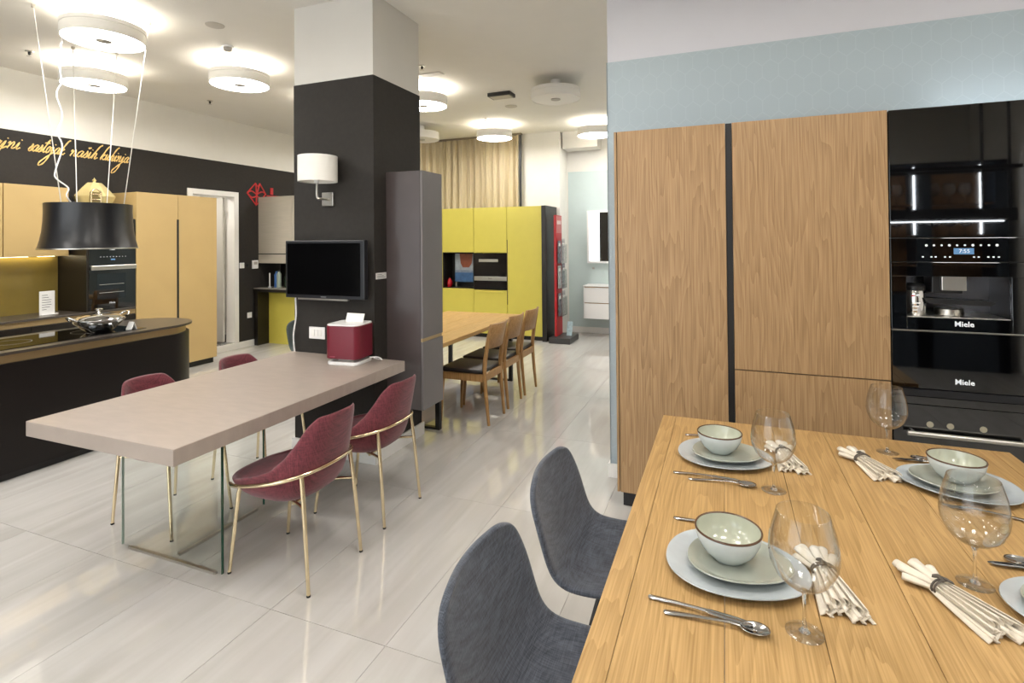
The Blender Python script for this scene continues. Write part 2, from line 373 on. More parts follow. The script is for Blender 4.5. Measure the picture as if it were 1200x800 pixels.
leaf = struct(box('door_1', (XL-.87, XL-.165), (D1-.06, D1-.022), (DZ0+.01, DZ1-.02), DOORG)); leaf['label'] = 'pale grey door leaf standing open behind the frame'
for z in (.45, 1.25, 2.05): tube('hinge', [(XL-.14, D1-.045, z-.04), (XL-.14, D1-.045, z+.04)], .008, STEEL, leaf)
tube('door_handle', smooth_path([(XL-.80, D1-.05, 1.1), (XL-.80, D1-.10, 1.1), (XL-.70, D1-.10, 1.1)], 5), .009, STEEL, leaf)
struct(boxes('wall_corridor', [((XL-1.4, XL-1.35), (4.2, 6.6), (0, 2.7)), ((XL-1.4, XL-.15), (6.5, 6.6), (0, 2.7)), ((XL-1.4, XL-.15), (4.2, 4.25), (0, 2.7)), ((XL-1.4, XL-.15), (4.2, 6.6), (2.65, 2.7))], WHITE))
struct(box('floor_corridor', (XL-1.4, XL-.001), (4.2, 6.6), (.0, DZ0), mat('dark_threshold', '3b342e', .5), b=0))

cl = thing('corridor_fill_lamp', 'unseen panel lamp added on the corridor ceiling to light the doorway', 'ceiling lamp', (XL-.75, 5.3, 2.65))  # added lamp out of view, brightens the dark corridor
box('frame', (XL-.95, XL-.55), (5.1, 5.5), (2.62, 2.65), LAMPW, cl)
box('panel', (XL-.93, XL-.57), (5.12, 5.48), (2.615, 2.621), mat('corridor_fill_light', (1, .96, .9, 1), .5, var=0, emit=26), cl, b=0)
# back wall, pillar, recess
wb = struct(boxes('wall_back', [((XL, -2.57), (8.70, YB+.1), (0, ZC)), ((-2.57, XR), (YB, YB+.1), (0, ZC))], WHITE))
box('wallpaper', (-2.55, XR), (YB-.004, YB), (.09, 2.80), BLUEWALL2, wb, b=0)
struct(box('baseboard_back', (-2.55, XR), (YB-.02, YB-.004), (0, .10), TRIMW))
struct(box('trim_2', (-2.55, -1.95), (YB-.35, YB), (3.16, ZC), WHITE))
struct(box('wall_right', (XR, XR+.1), (YF, YB), (0, ZC), WHITE, b=0))
# partition carrying the oak wall
wo = struct(box('wall_partition', (-.735, XR), (3.67, 3.82), (0, ZC), mat('daylight_tinted_white', 'cdcdd4', .8, var=.01), b=0))  # white paint tinted cool to stand in for daylight on this wall
box('wallpaper', (-.739, XR), (3.664, 3.67), (.09, 2.83), BLUEWALL, wo, b=0)
box('wallpaper', (-.741, -.735), (3.664, 3.82), (.09, 2.83), BLUEWALL, wo, b=0)
struct(boxes('baseboard_partition', [((-.755, -.741), (3.65, 3.834), (0, .09)), ((-.741, -.62), (3.65, 3.664), (0, .09))], TRIMW))
# wall behind the viewpoint; unseen window added to let in fill light
wf = struct(boxes('wall_front', [((XL, -6.3), (YF-.1, YF), (0, ZC)), ((-.9, XR), (YF-.1, YF), (0, ZC)), ((-6.3, -.9), (YF-.1, YF), (2.9, ZC)), ((-6.3, -.9), (YF-.1, YF), (0, .12))], WHITE))
wn = struct(boxes('fill_window_1', [((x-.03, x+.03), (YF-.08, YF-.02), (.12, 2.9)) for x in (-6.27, -4.5, -2.7, -.93)] + [((-6.3, -.9), (YF-.08, YF-.02), (.12, .18)), ((-6.3, -.9), (YF-.08, YF-.02), (2.84, 2.9))], TRIMW))
for a, b in ((-6.24, -4.53), (-4.47, -2.73), (-2.67, -.96)): box('pane', (a, b), (YF-.056, YF-.046), (.18, 2.84), GLASS, wn, b=0)

# column
CX0, CX1, CY0, CY1 = -3.117, -2.38, 3.273, 3.91
co = struct(box('column', (CX0, CX1), (CY0, CY1), (0, ZC), mat('column_white', 'd6d3cd', .8, var=.01), b=.002))
co['label'] = 'square column papered in black with a white top'
box('wallpaper', (CX0-.004, CX1+.004), (CY0-.004, CY1+.004), (.10, 2.838), BLACKPAPER, co, b=0)
struct(boxes('baseboard_column', [((CX0-.02, CX1+.02), (CY0-.02, CY0-.004), (0, .10)), ((CX1+.004, CX1+.02), (CY0-.004, CY1+.02), (0, .10)), ((CX0-.02, CX0-.004), (CY0-.004, CY1+.02), (0, .10))], TRIMW))

# ================================================================== RING LAMPS
def ring_lamp(x, y, on, label):
    t = thing('ceiling_lamp', label, 'ceiling lamp', (x, y, 3.22), 'round ceiling lamps')
    lathe('stem', [(0, ZC), (.055, ZC), (.055, 3.33), (0, 3.33)], LAMPW, t, (x, y, 0), 20)
    lathe('drum', [(.262, 3.335), (.28, 3.335), (.28, 3.305), (.276, 3.302), (.276, 3.296), (.28, 3.293), (.28, 3.22), (.272, 3.22), (.268, 3.23)], LAMPW, t, (x, y, 0), 56)
    lathe('lower_diffuser', [(0, 3.226), (.272, 3.226), (.272, 3.232), (0, 3.232)], DIFF_ON if on else DIFF_OFF, t, (x, y, 0), 56)
    lathe('centre_cap', [(0, 3.218), (.055, 3.218), (.055, 3.227), (0, 3.227)], GREYC, t, (x, y, 0), 28)
    lathe('upper_diffuser', [(.056, 3.325), (.264, 3.325), (.264, 3.331), (.056, 3.331)], UP_ON if on else DIFF_OFF, t, (x, y, 0), 56)
    return t
ring_lamp(-4.555, 2.755, 1, 'lit round ceiling lamp closest above the hanging hood')
ring_lamp(-5.94, 3.50, 1, 'lit round ceiling lamp above the gap before the gold upper cupboards')
ring_lamp(-4.585, 4.065, 1, 'lit round ceiling lamp beyond the island and left of the column')
ring_lamp(-3.32, 5.56, 1, 'lit round ceiling lamp half hidden behind the column, above the oak table')
ring_lamp(-4.47, 7.41, 0, 'unlit round ceiling lamp before the curtain, mostly behind the column')
ring_lamp(-3.363, 7.78, 1, 'lit round ceiling lamp in front of the beige curtain')
ring_lamp(-1.78, 5.895, 0, 'unlit round ceiling lamp hanging over the open passage')
ring_lamp(-1.838, 8.20, 1, 'lit round ceiling lamp before the mirror wall, cut by the partition')
for x, y, where in ((-4.57, 1.42, 'over the free end of the dark island'), (-4.57, .05, 'added out of view between the fill window and the dark island'), (-1.0, 2.0, 'added out of view over the slate shell chairs'),
        (-1.75, .6, 'added out of view over the bare floor before the slate chairs'), (.55, 1.35, 'over the middle of the oak dining table'), (-3.2, -1.1, 'added out of view close to the fill window'), (.55, -.9, 'added out of view before the end of the oak dining table'),
        (1.95, 1.5, 'added out of view between the oak dining table and the right wall'), (-.1, 5.9, 'added out of view behind the partition of the oak cupboards'), (-.1, 8.1, 'added out of view behind the partition, before the back wall'),
        (-5.6, 7.45, 'added out of view behind the steel cupboard before the curtain'), (-4.62, 5.5, 'added out of view behind the column, before the lime bar')):
    ring_lamp(x, y, 1, 'lit round ceiling lamp ' + where)  # out-of-view lamps added to light the room, except those read from shadows
# small ceiling fittings
def disc(name, label, cat, x, y, r, h, m, grp=None):
    return tag(lathe(name, [(0, ZC), (r, ZC), (r*.97, ZC-h*.7), (r*.85, ZC-h), (0, ZC-h)], m, None, (x, y, 0), 28), label, cat, grp)
disc('ceiling_speaker', 'flat grey round ceiling speaker left of the column', 'speaker', -3.963, 3.266, .075, .006, GREYC)
disc('ceiling_speaker', 'flat grey round ceiling speaker beside the exit light box', 'speaker', -2.692, 6.812, .085, .006, GREYC)
sd = thing('smoke_detector', 'small white smoke detector with dark slots on the ceiling', 'smoke detector', (-4.279, 3.662, ZC))
lathe('base', [(0, ZC), (.05, ZC), (.05, ZC-.015), (0, ZC-.015)], WPLAST, sd, (-4.279, 3.662, 0), 24)
lathe('dome', [(0, ZC-.015), (.04, ZC-.015), (.032, ZC-.035), (.036, ZC-.04), (.02, ZC-.052), (0, ZC-.052)], GREYC, sd, (-4.279, 3.662, 0), 24)
for x, y, s in ((-6.104, 3.035, 'above the gold upper cupboards'), (-6.149, 4.991, 'above the tall gold cabinet'), (-2.917, 4.856, 'close behind the column'), (-3.322, 7.355, 'before the beige curtain')):
    t = thing('sprinkler', 'small metal ceiling sprinkler ' + s, 'sprinkler', (x, y, ZC), 'ceiling sprinklers')
    lathe('rosette', [(0, ZC), (.035, ZC), (.03, ZC-.008), (0, ZC-.008)], STEEL, t, (x, y, 0), 20)
    lathe('nozzle', [(0, ZC-.008), (.012, ZC-.008), (.012, ZC-.03), (.006, ZC-.034), (.006, ZC-.045), (0, ZC-.045)], BLACK, t, (x, y, 0), 14)
    lathe('deflector', [(0, ZC-.045), (.022, ZC-.045), (.022, ZC-.049), (0, ZC-.049)], STEEL, t, (x, y, 0), 14)
t = thing('emergency_light', 'flat dark-framed emergency light box on the ceiling', 'light', (-2.57, 6.17, ZC))
box('frame', (-2.72, -2.42), (6.08, 6.27), (ZC-.045, ZC), BLACK, t, b=.003)
box('lens', (-2.70, -2.44), (6.10, 6.25), (ZC-.05, ZC-.044), mat('dull_lens', '9d9a90', .3), t)
t = thing('air_vent', 'short white slatted vent on the ceiling by the column', 'vent', (-2.95, 5.15, ZC))
for k in range(4): box('slat', (-3.1, -2.84), (5.09+.03*k, 5.105+.03*k), (ZC-.012, ZC), LAMPW, t)

# ================================================================== TAUPE TABLE AND ITS CHAIRS
TT = .768
tt = thing('dining_table', 'long taupe stone-look table butting against the column on a glass base', 'table', (-2.63, 2.4, 0))
box('tabletop', (-3.135, -2.118), (1.545, 3.266), (TT-.072, TT), TAUPE, tt, b=.003)
gp = box('glass_panel', (-3.01, -2.285), (1.909, 1.921), (.012, TT-.073), PANE, tt, b=0); gp['label'] = 'clear glass support panel with green edges'
box('panel_edge', (-2.285, -2.281), (1.909, 1.921), (.012, TT-.073), GEDGE, gp, b=0)
box('panel_edge', (-3.013, -3.01), (1.909, 1.921), (.012, TT-.073), mat('pale_glass_edge', '9fb0a6', .1), gp, b=0)
g2 = box('glass_panel', (-2.651, -2.639), (1.922, 2.508), (.012, TT-.073), PANE, tt, b=0)
box('panel_edge', (-2.651, -2.639), (2.508, 2.512), (.012, TT-.073), GEDGE, g2, b=0)
box('floor_rail', (-2.96, -2.33), (1.907, 1.923), (0.0005, .013), STEEL, tt, b=0)
box('floor_rail', (-2.653, -2.637), (1.96, 2.46), (0.0005, .013), STEEL, tt, b=0)

def lerp(tbl, a):
    for (a0, v0), (a1, v1) in zip(tbl, tbl[1:]):
        if a <= a1:
            t = (a-a0)/(a1-a0); t = t*t*(3-2*t); return v0 + (v1-v0)*t
    return tbl[-1][1]
def make_wine_chair():
    """front is +x, back is -x"""
    t = thing('upholstered_chair', 'x', 'chair', (0, 0, 0), 'burgundy chairs around the taupe table')
    N = 56
    hr = [(0, .805), (30, .80), (42, .765), (52, .69), (64, .61), (82, .548), (100, .508), (125, .475), (150, .462), (180, .458)]
    rows = []
    def foot(a, k, z, lean=0):
        th = R(a); c, s = -math.cos(th), math.sin(th)
        e = 2/2.5
        x = math.copysign(abs(c)**e, c); y = math.copysign(abs(s)**e, s)
        return (x*(.215 if x < 0 else .30)*k - lean*max(0, -c), y*.248*k, z)
    angs = [360*i/N for i in range(N)]
    def A(a): return a if a <= 180 else 360-a
    def row(f): rows.append([f(a) for a in angs])
    row(lambda a: foot(a, .05, .372)); row(lambda a: foot(a, .45, .374)); row(lambda a: foot(a, .74, .39))
    row(lambda a: foot(a, .92, .425))
    for k in (.22, .5, .78, 1.0):
        def f(a, k=k):
            h = lerp(hr, A(a)); z0 = .45; z = z0 + (h-z0)*k; tall = max(0, (h-.5)/.3)
            taper = 1 - .30*tall*max(0, k-.25)**1.0*abs(math.sin(R(A(a))))
            p = foot(a, .97 + .03*min(1, k*2), z, .085*tall*k); return (p[0], p[1]*taper, p[2])
        row(f)
    for k, inn in ((1.0, .925), (.75, .90), (.45, .87), (.2, .83)):
        def f(a, k=k, inn=inn):
            h = lerp(hr, A(a)) + (.004 if k == 1 else 0); z0 = .462; z = z0 + max(0, h-z0)*k; tall = max(0, (h-.5)/.3)
            taper = 1 - .30*tall*max(0, k-.25)*abs(math.sin(R(A(a))))
            p = foot(a, inn, z, .080*tall*k); return (p[0], p[1]*taper, p[2])
        row(f)
    row(lambda a: foot(a, .70, .462)); row(lambda a: foot(a, .4, .458)); row(lambda a: foot(a, .05, .456))
    bm = bmesh.new(); V = [[bm.verts.new(p) for p in r] for r in rows]
    for a, b in zip(V, V[1:]):
        for i in range(N): bm.faces.new((a[i], a[(i+1) % N], b[(i+1) % N], b[i]))
    bm.faces.new(V[0][::-1]); bm.faces.new(V[-1])
    sh = from_bm(bm, 'shell_seat', WINE, t, True); sh['label'] = 'burgundy fabric bucket shell'
    s = sh.modifiers.new('smooth', 'SUBSURF'); s.levels = 1; s.render_levels = 1
    # gold rail round the shell
    pts = []
    for i in range(-24, 25):
        a = i*5.6
        p = foot(abs(a), 1.035, 0); y = p[1] if a >= 0 else -p[1]
        fx = (p[0]+.23)/.5; pts.append((p[0]-.018*max(0, 1-fx), y, .548 - .115*fx))
    f0, f1 = pts[0], pts[-1]
    pts = [(f0[0]+.02, f0[1]+.02, f0[2]-.012)] + pts + [(f1[0]+.02, f1[1]-.02, f1[2]-.012)]
    tube('rail', pts, .0095, BRASS, t, 8)
    for sgn in (-1, 1):
        tube('leg', [(-.190, sgn*.172, .53), (-.208, sgn*.178, .40), (-.245, sgn*.19, .006)], [.011, .0105, .0085], BRASS, t, 10)
        tube('leg', [(.192, sgn*.172, .418), (.20, sgn*.174, .39), (.245, sgn*.19, .006)], [.0105, .0105, .0085], BRASS, t, 10)
        lathe('foot_cap', [(0, 0), (.0095, 0), (.0095, .008), (0, .008)], BLACK, t, (-.2452, sgn*.19, 0), 10)
        lathe('foot_cap', [(0, 0), (.0095, 0), (.0095, .008), (0, .008)], BLACK, t, (.2452, sgn*.19, 0), 10)
        tube('brace', smooth_path([(-.217, sgn*.181, .385), (-.15, sgn*.15, .385), (-.08, sgn*.12, .378)], 4), .007, BRASS, t, 8)
    tube('crossbar', [(-.10, -.13, .372), (-.10, .13, .372)], .008, BRASS, t, 8)
    tube('crossbar', [(.10, -.12, .372), (.10, .12, .372)], .008, BRASS, t, 8)
    return t
wc = make_wine_chair()
wc.location = (-2.028, 2.135, 0); wc.rotation_euler = (0, 0, math.pi)
wc['label'] = 'burgundy chair with gold legs on the open-floor side of taupe table, at its free end'
dup(wc, (-2.045, 2.747, 0), math.pi, 'burgundy chair with gold legs on the open-floor side of taupe table, at the column end')
dup(wc, (-3.055, 2.23, 0), 0, 'burgundy chair between taupe table and dark island, at the free table end')
dup(wc, (-3.03, 2.86, 0), 0, 'burgundy chair between taupe table and gold cabinet, at the column end')

# ------------------------------------------------------------------ things on and around the column
tv = thing('television', 'flat black television hung on the black column', 'television', (-2.76, 3.2, 1.40))
box('bezel', (-3.122, -2.395), (3.178, 3.222), (1.196, 1.627), TVF, tv, b=.006)
box('screen', (-3.10, -2.43), (3.174, 3.179), (1.222, 1.605), TVS, tv, b=0)
box('back_housing', (-2.98, -2.52), (3.222, 3.26), (1.25, 1.58), BLACK, tv)
box('bottom_bar', (-3.01, -2.55), (3.185, 3.21), (1.183, 1.197), STEEL, tv)
box('brand_mark', (-2.785, -2.735), (3.1768, 3.178), (1.206, 1.212), mat('tv_print', '8a8b8e', .5), tv, b=0)
box('wall_bracket', (-2.85, -2.65), (3.25, CY0-.003), (1.3, 1.5), BLACK, tv)
tag(tube('television_cable', smooth_path([(-3.06, 3.215, 1.19), (-3.065, 3.225, 1.05), (-3.095, 3.23, .9), (-3.09, 3.235, TT+.006)], 6), .006, WPLAST, None, 8), 'thin white cable hanging down from the television to the taupe table', 'cable')
sc = thing('wall_sconce', 'wall lamp with white drum shade and bent steel arm on the column', 'wall lamp', (-2.775, CY0-.004, 1.94))
box('backplate', (-2.832, -2.728), (CY0-.026, CY0-.005), (1.886, 1.988), STEEL, sc, b=.003)
tube('arm', smooth_path([(-2.765, CY0-.026, 1.935), (-2.775, 3.17, 1.935), (-2.79, 3.15, 1.95), (-2.79, 3.15, 2.06)], 6), .0085, STEEL, sc, 10)
lathe('lamp_shade', [(.136, 2.056), (.139, 2.056), (.139, 2.243), (.136, 2.243), (.134, 2.24), (.134, 2.06)], SHADE, sc, (-2.765, 3.13, 0), 48)
lathe('bulb_holder', [(0, 2.05), (.018, 2.05), (.018, 2.11), (.028, 2.15), (0, 2.18)], WPLAST, sc, (-2.79, 3.145, 0), 16)
sw = thing('wall_socket', 'wide white switch plate on the column above the taupe table', 'switch', (-2.897, CY0-.004, .92))
box('plate', (-2.972, -2.822), (CY0-.014, CY0-.0045), (.877, .968), WPLAST, sw, b=.004)
for k in range(3): box('rocker', (-2.944+.033*k, -2.914+.033*k), (CY0-.018, CY0-.013), (.897, .948), TRIMW, sw)
pn = thing('paper_tag', 'small white label stuck to the side of the black column', 'label', (CX1+.005, 3.345, 1.36))
box('sheet', (CX1+.005, CX1+.008), (3.285, 3.415), (1.338, 1.384), PAPER, pn, b=0)
for k in range(3): box('print_line', (CX1+.008, CX1+.0086), (3.30, 3.40-.02*k), (1.348+.011*k, 1.351+.011*k), INK, pn, b=0)

# burgundy box appliance on the table
rd = thing('radio_speaker', 'burgundy box-shaped loudspeaker on a white foot standing on taupe table', 'speaker', (-2.60, 3.19, TT))
def rounded(cx, cy, wx, wy, r, n=6, rot=0):
    out = []
    for sx, sy, a0 in ((1, 1, 0), (-1, 1, 90), (-1, -1, 180), (1, -1, 270)):
        for k in range(n+1):
            a = R(a0 + 90*k/n); out.append((sx*(wx-r) + r*math.cos(a), sy*(wy-r) + r*math.sin(a)))
    return [(cx + x*math.cos(rot) - y*math.sin(rot), cy + x*math.sin(rot) + y*math.cos(rot)) for x, y in out]
RX, RY = -2.465, 3.105
prism('base_plate', rounded(RX, RY, .125, .115, .05, rot=R(6)), 2, TT+.0005, TT+.022, WPLAST, rd, b=.004)
prism('neck', rounded(RX, RY, .07, .07, .03, rot=R(6)), 2, TT+.022, TT+.045, GREYC, rd)
prism('body', rounded(RX, RY, .130, .115, .045, rot=R(6)), 2, TT+.043, TT+.268, REDT, rd, b=.004)
prism('top_panel', rounded(RX, RY, .128, .113, .045, rot=R(6)), 2, TT+.268, TT+.278, WPLAST, rd, b=.003)
box('side_grip', (RX-.148, RX-.131), (RY-.05, RY+.01), (TT+.13, TT+.24), WPLAST, rd, b=.004)
box('brand_mark', (RX-.075, RX-.03), (RY-.1235, RY-.1175), (TT+.055, TT+.061), mat('logo_pink', '9a4a58', .5), rd, b=0)
c_ = thing('price_card', 'white card standing upright on the burgundy loudspeaker', 'card', (RX, RY+.05, TT+.278))
prism('card_sheet', [(RY+.04, TT+.2785), (RY+.044, TT+.2785), (RY+.064, TT+.335), (RY+.060, TT+.335)], 0, RX-.07, RX+.08, PAPER, c_)
box('card_foot', (RX-.07, RX+.08), (RY+.042, RY+.075), (TT+.2783, TT+.281), PAPER, c_, b=0)
tag(tube('power_cable', smooth_path([(RX+.12, RY+.06, TT+.03), (RX+.17, RY+.09, TT+.028), (RX+.19, RY+.11, TT+.006), (RX+.10, CY0-.03, TT+.006)], 6), .004, WPLAST, None, 6), 'short white power cable behind the burgundy loudspeaker', 'cable')

# tall brown cabinet fixed to the column
tc_ = thing('tall_cabinet', 'tall narrow brown cabinet fixed to the right side of the black column', 'cabinet', (-2.22, 3.56, .37))
TX0, TX1, TY0, TY1 = CX1+.005, -2.06, 3.42, 3.715
box('body', (TX0, TX1-.02), (TY0, TY1), (.375, 2.137), BROWN, tc_, b=.002)
box('door', (TX1-.018, TX1), (TY0, TY1), (.90, 2.137), GREYDOOR, tc_, b=.0015)
box('door', (TX1-.018, TX1), (TY0, TY1), (.375, .872), GREYDOOR, tc_, b=.0015)
box('grip_groove', (TX1-.019, TX1-.008), (TY0+.002, TY1-.002), (.874, .898), CHAMP, tc_, b=0)

# ================================================================== DARK ISLAND, WOK, HOOD
isl = thing('kitchen_island', 'long dark brown island with rounded end and dark stone top', 'island', (-4.93, 2.2, 0))
def stadium(x0, x1, y0, y1, rf, rb, n=14):
    """rectangle with two differently rounded corners at the far end y1"""
    pts = [(x0, y0), (x1, y0)]
    for k in range(n+1):
        a = R(90*k/n); pts.append((x1-rf+rf*math.cos(a), y1-rf+rf*math.sin(a)))
    for k in range(n+1):
        a = R(90+90*k/n); pts.append((x0+rb+rb*math.cos(a), y1-rb+rb*math.sin(a)))
    return pts
prism('body', stadium(-5.30, -4.575, .6, 3.66, .33, .33), 2, .05, .80, ISLAND, isl)
prism('plinth', stadium(-5.26, -4.60, .64, 3.62, .31, .31), 2, .0005, .05, BLACK, isl)
prism('grip_channel', stadium(-5.28, -4.60, .62, 3.64, .32, .32), 2, .80, .862, CHAMP, isl)
prism('worktop', stadium(-5.33, -4.555, .58, 3.69, .36, .34), 2, .862, .882, CTOP, isl, b=.002)
hb = thing('cooktop', 'flat black glass hob set into the island top', 'hob', (-4.93, 2.6, .882))
box('glass_plate', (-5.20, -4.66), (2.05, 3.16), (.8825, .887), BGLASS, hb, b=.001)
for x, y in ((-4.95, 2.35), (-4.93, 2.86)):
    lathe('zone_ring', [(.115, .8871), (.118, .8871), (.118, .8874), (.115, .8874)], GREYC, hb, (x, y, 0), 40)
WX, WY, WZ = -4.86, 2.90, .887
wk = thing('lidded_wok', 'polished steel wok with domed lid and two loop handles on the hob', 'pan', (WX, WY, WZ))
lathe('pan_body', [(0, WZ+.012), (.075, WZ+.012), (.10, WZ+.025), (.165, WZ+.085), (.178, WZ+.105), (.183, WZ+.106), (.183, WZ+.10), (.168, WZ+.076), (.10, WZ+.012), (.078, WZ+.0005), (0, WZ+.0005)], CHROME, wk, (WX, WY, 0), 48)
ld = lathe('lid', [(.176, WZ+.107), (.172, WZ+.112), (.13, WZ+.134), (.07, WZ+.149), (0, WZ+.154), (0, WZ+.150), (.07, WZ+.145), (.13, WZ+.130), (.17, WZ+.107)], CHROME, wk, (WX, WY, 0), 48)
lathe('knob', [(0, WZ+.153), (.012, WZ+.153), (.010, WZ+.168), (.026, WZ+.176), (.027, WZ+.186), (.018, WZ+.192), (0, WZ+.193)], CHROME, ld, (WX, WY, 0), 24)
for s in (-1, 1):
    h = []
    for k in range(11):
        a = R(-75 + 150*k/10); h.append((WX + .05*math.sin(a)*1.0, WY + s*(.178 + .055*math.cos(a)), WZ+.098 + .045*math.cos(a)))
    tube('handle', h, .0085, CHROME, wk, 8)
cd = thing('small_card', 'tiny folded cream card beside the wok on the island', 'card', (-4.70, 3.06, .887))
prism('card_sheet', [(3.035, .8875), (3.038, .8875), (3.06, .945), (3.082, .8875), (3.085, .8875), (3.0615, .951)], 0, -4.735, -4.665, PAPER, cd)
# hanging hood
HX, HY = -4.94, 2.875
hd = thing('extractor_hood', 'black drum-shaped hanging extractor hood over the island', 'extractor hood', (HX, HY, 1.575))
lathe('shade', [(.338, 1.577), (.334, 1.585), (.318, 1.65), (.306, 1.72), (.299, 1.80), (.296, 1.88), (.297, 1.946), (.285, 1.947), (.284, 1.88), (.29, 1.75), (.322, 1.59), (.328, 1.577)], mat('hood_lacquer', '19191c', .3, var=.04), hd, (HX, HY, 0), 64)
lathe('rim', [(.336, 1.572), (.340, 1.574), (.340, 1.580), (.336, 1.582), (.330, 1.576)], STEEL, hd, (HX, HY, 0), 64)
lathe('filter_plate', [(0, 1.60), (.31, 1.60), (.31, 1.61), (0, 1.61)], STEEL, hd, (HX, HY, 0), 48)
lathe('top_plate', [(0, 1.925), (.284, 1.925), (.284, 1.935), (0, 1.935)], BLACK, hd, (HX, HY, 0), 48)
wire = mat('steel_wire', 'd8d6d0', .4, .3, var=.02)
for bx, by, cx, cy in ((-4.85, 2.62, -4.877, 2.449), (-5.204, 2.93, -5.60, 3.12), (-5.09, 3.10, -5.38, 3.37), (-4.70, 2.997, -4.404, 3.013)):
    tube('suspension_wire', [(bx, by, 1.932), (cx, cy, ZC-.02)], .0035, wire, hd, 6)
    lathe('wire_anchor', [(0, ZC), (.014, ZC), (.014, ZC-.025), (0, ZC-.03)], STEEL, hd, (cx, cy, 0), 12)
CAMP = Vector((0, 0, 1.62))
def on_x(xv, px, py):
    d = F + rr*((px-600)/628.87) - uu*((py-274.09)/628.87); t = xv/d.x; return CAMP + d*t
cord = [on_x(HX+.1, *p) for p in ((73, 44), (71, 55), (74, 66), (70, 76), (71, 88), (72, 97), (66, 110), (72, 130), (72, 141), (67, 155), (73, 172), (65, 200), (66, 209), (80, 220), (78, 229))]
cord = [(c.x, c.y, c.z) for c in cord]; cord = [(-4.78, 2.585, ZC-.012)] + cord + [(HX+.08, 2.70, 1.94)]
tube('power_cord', smooth_path(cord, 5), .0055, WPLAST, hd, 8)
lathe('cord_anchor', [(0, ZC), (.03, ZC), (.03, ZC-.02), (0, ZC-.022)], WPLAST, hd, (-4.78, 2.585, 0), 16)

# ================================================================== GOLD KITCHEN ON THE LEFT WALL
GX = -6.40
bc = thing('base_cabinet_run', 'dark low kitchen cabinets with champagne grip strip along the black wall', 'cabinet', (-6.64, 2.6, 0))
box('carcass', (XL+.006, GX-.02), (1.0, 4.215), (.10, .80), BLACK, bc, b=0)
box('plinth', (XL+.006, GX-.06), (1.0, 4.215), (.0005, .10), BLACK, bc, b=0)
for a, b in ((1.0, 1.55), (1.55, 2.1), (2.1, 2.65), (2.65, 3.2), (3.2, 3.70), (3.70, 4.215)):
    box('drawer_front', (GX-.02, GX), (a+.002, b-.002), (.45, .795), DARK, bc, b=.0015); box('drawer_front', (GX-.02, GX), (a+.002, b-.002), (.105, .446), DARK, bc, b=.0015)
box('grip_strip', (XL+.006, GX-.012), (1.0, 4.215), (.80, .855), CHAMP, bc, b=0)
tag(box('worktop', (XL+.02, GX+.01), (1.0, 4.21), (.855, .877), CTOP, None, b=.002), 'dark stone worktop on the low cabinets under the gold cupboards', 'worktop')
tag(box('backsplash', (XL+.005, XL+.018), (1.0, 3.685), (.878, 1.488), GOLDGLASS, None, b=0), 'glossy gold glass splashback lit from under the cupboards', 'splashback')
for k, (a, b) in enumerate(((3.09, 3.662), (2.49, 3.085), (1.89, 2.485), (1.29, 1.885))):
    t = thing('wall_cupboard', ['gold upper cupboard at the end near the oven', 'gold upper cupboard next to the last one by the oven', 'gold upper cupboard third from the oven', 'gold upper cupboard farthest from the oven'][k], 'cupboard', (-6.77, (a+b)/2, 1.49), 'gold upper cupboards')
    box('carcass', (XL+.006, -6.665), (a, b), (1.49, 2.222), GOLD, t, b=0)
    box('door', (-6.664, -6.645), (a+.0015, b-.0015), (1.487, 2.225), GOLD, t, b=.0015)
    box('light_strip', (-6.86, -6.835), (a+.03, b-.03), (1.482, 1.49), LEDW, t, b=0)
    lathe('puck', [(0, 1.482), (.035, 1.482), (.035, 1.49), (0, 1.49)], BLACK, t, (-6.73, (a+b)/2, 0), 18)
ov = thing('oven_tower', 'dark tower unit holding a black built-in oven beside the gold cabinet', 'oven', (-6.65, 3.95, .877))
box('side_panel', (XL+.006, GX+.004), (3.692, 3.712), (.878, 1.90), DARK, ov)
box('carcass', (XL+.006, GX-.03), (3.713, 4.212), (.878, 1.90), BLACK, ov, b=0)
box('upper_front', (GX-.03, GX), (3.713, 4.212), (1.575, 1.90), BGLASS, ov)
of = box('oven_front', (GX-.03, GX+.004), (3.716, 4.21), (.882, 1.57), BGLASS, ov, b=.002)
box('door_window', (GX+.004, GX+.0055), (3.80, 4.10), (1.0, 1.28), OVWIN, of, b=0)
for z in (1.07, 1.16): box('rack_line', (GX+.0055, GX+.0062), (3.82, 4.08), (z, z+.004), GREYC, of, b=0)
hn = box('handle', (GX+.02, GX+.042), (3.725, 4.20), (1.325, 1.375), STEEL, ov, b=.006)
for y in (3.745, 4.18): box('handle_post', (GX+.004, GX+.021), (y-.012, y+.012), (1.335, 1.365), STEEL, ov)
text('brand_print', 'Miele', .028, (GX+.0065, 3.955, .955), (R(90), 0, R(90)), GLYPH, of)
text('brand_print', 'Miele', .026, (GX+.0065, 3.955, 1.55), (R(90), 0, R(90)), GLYPH, of)
for k in range(9): box('touch_mark', (GX+.004, GX+.005), (3.83+.033*k, 3.838+.033*k), (1.466, 1.472), GLYPH, of, b=0)
box('display', (GX+.004, GX+.005), (3.94, 3.985), (1.43, 1.446), SCREENB, of, b=0)
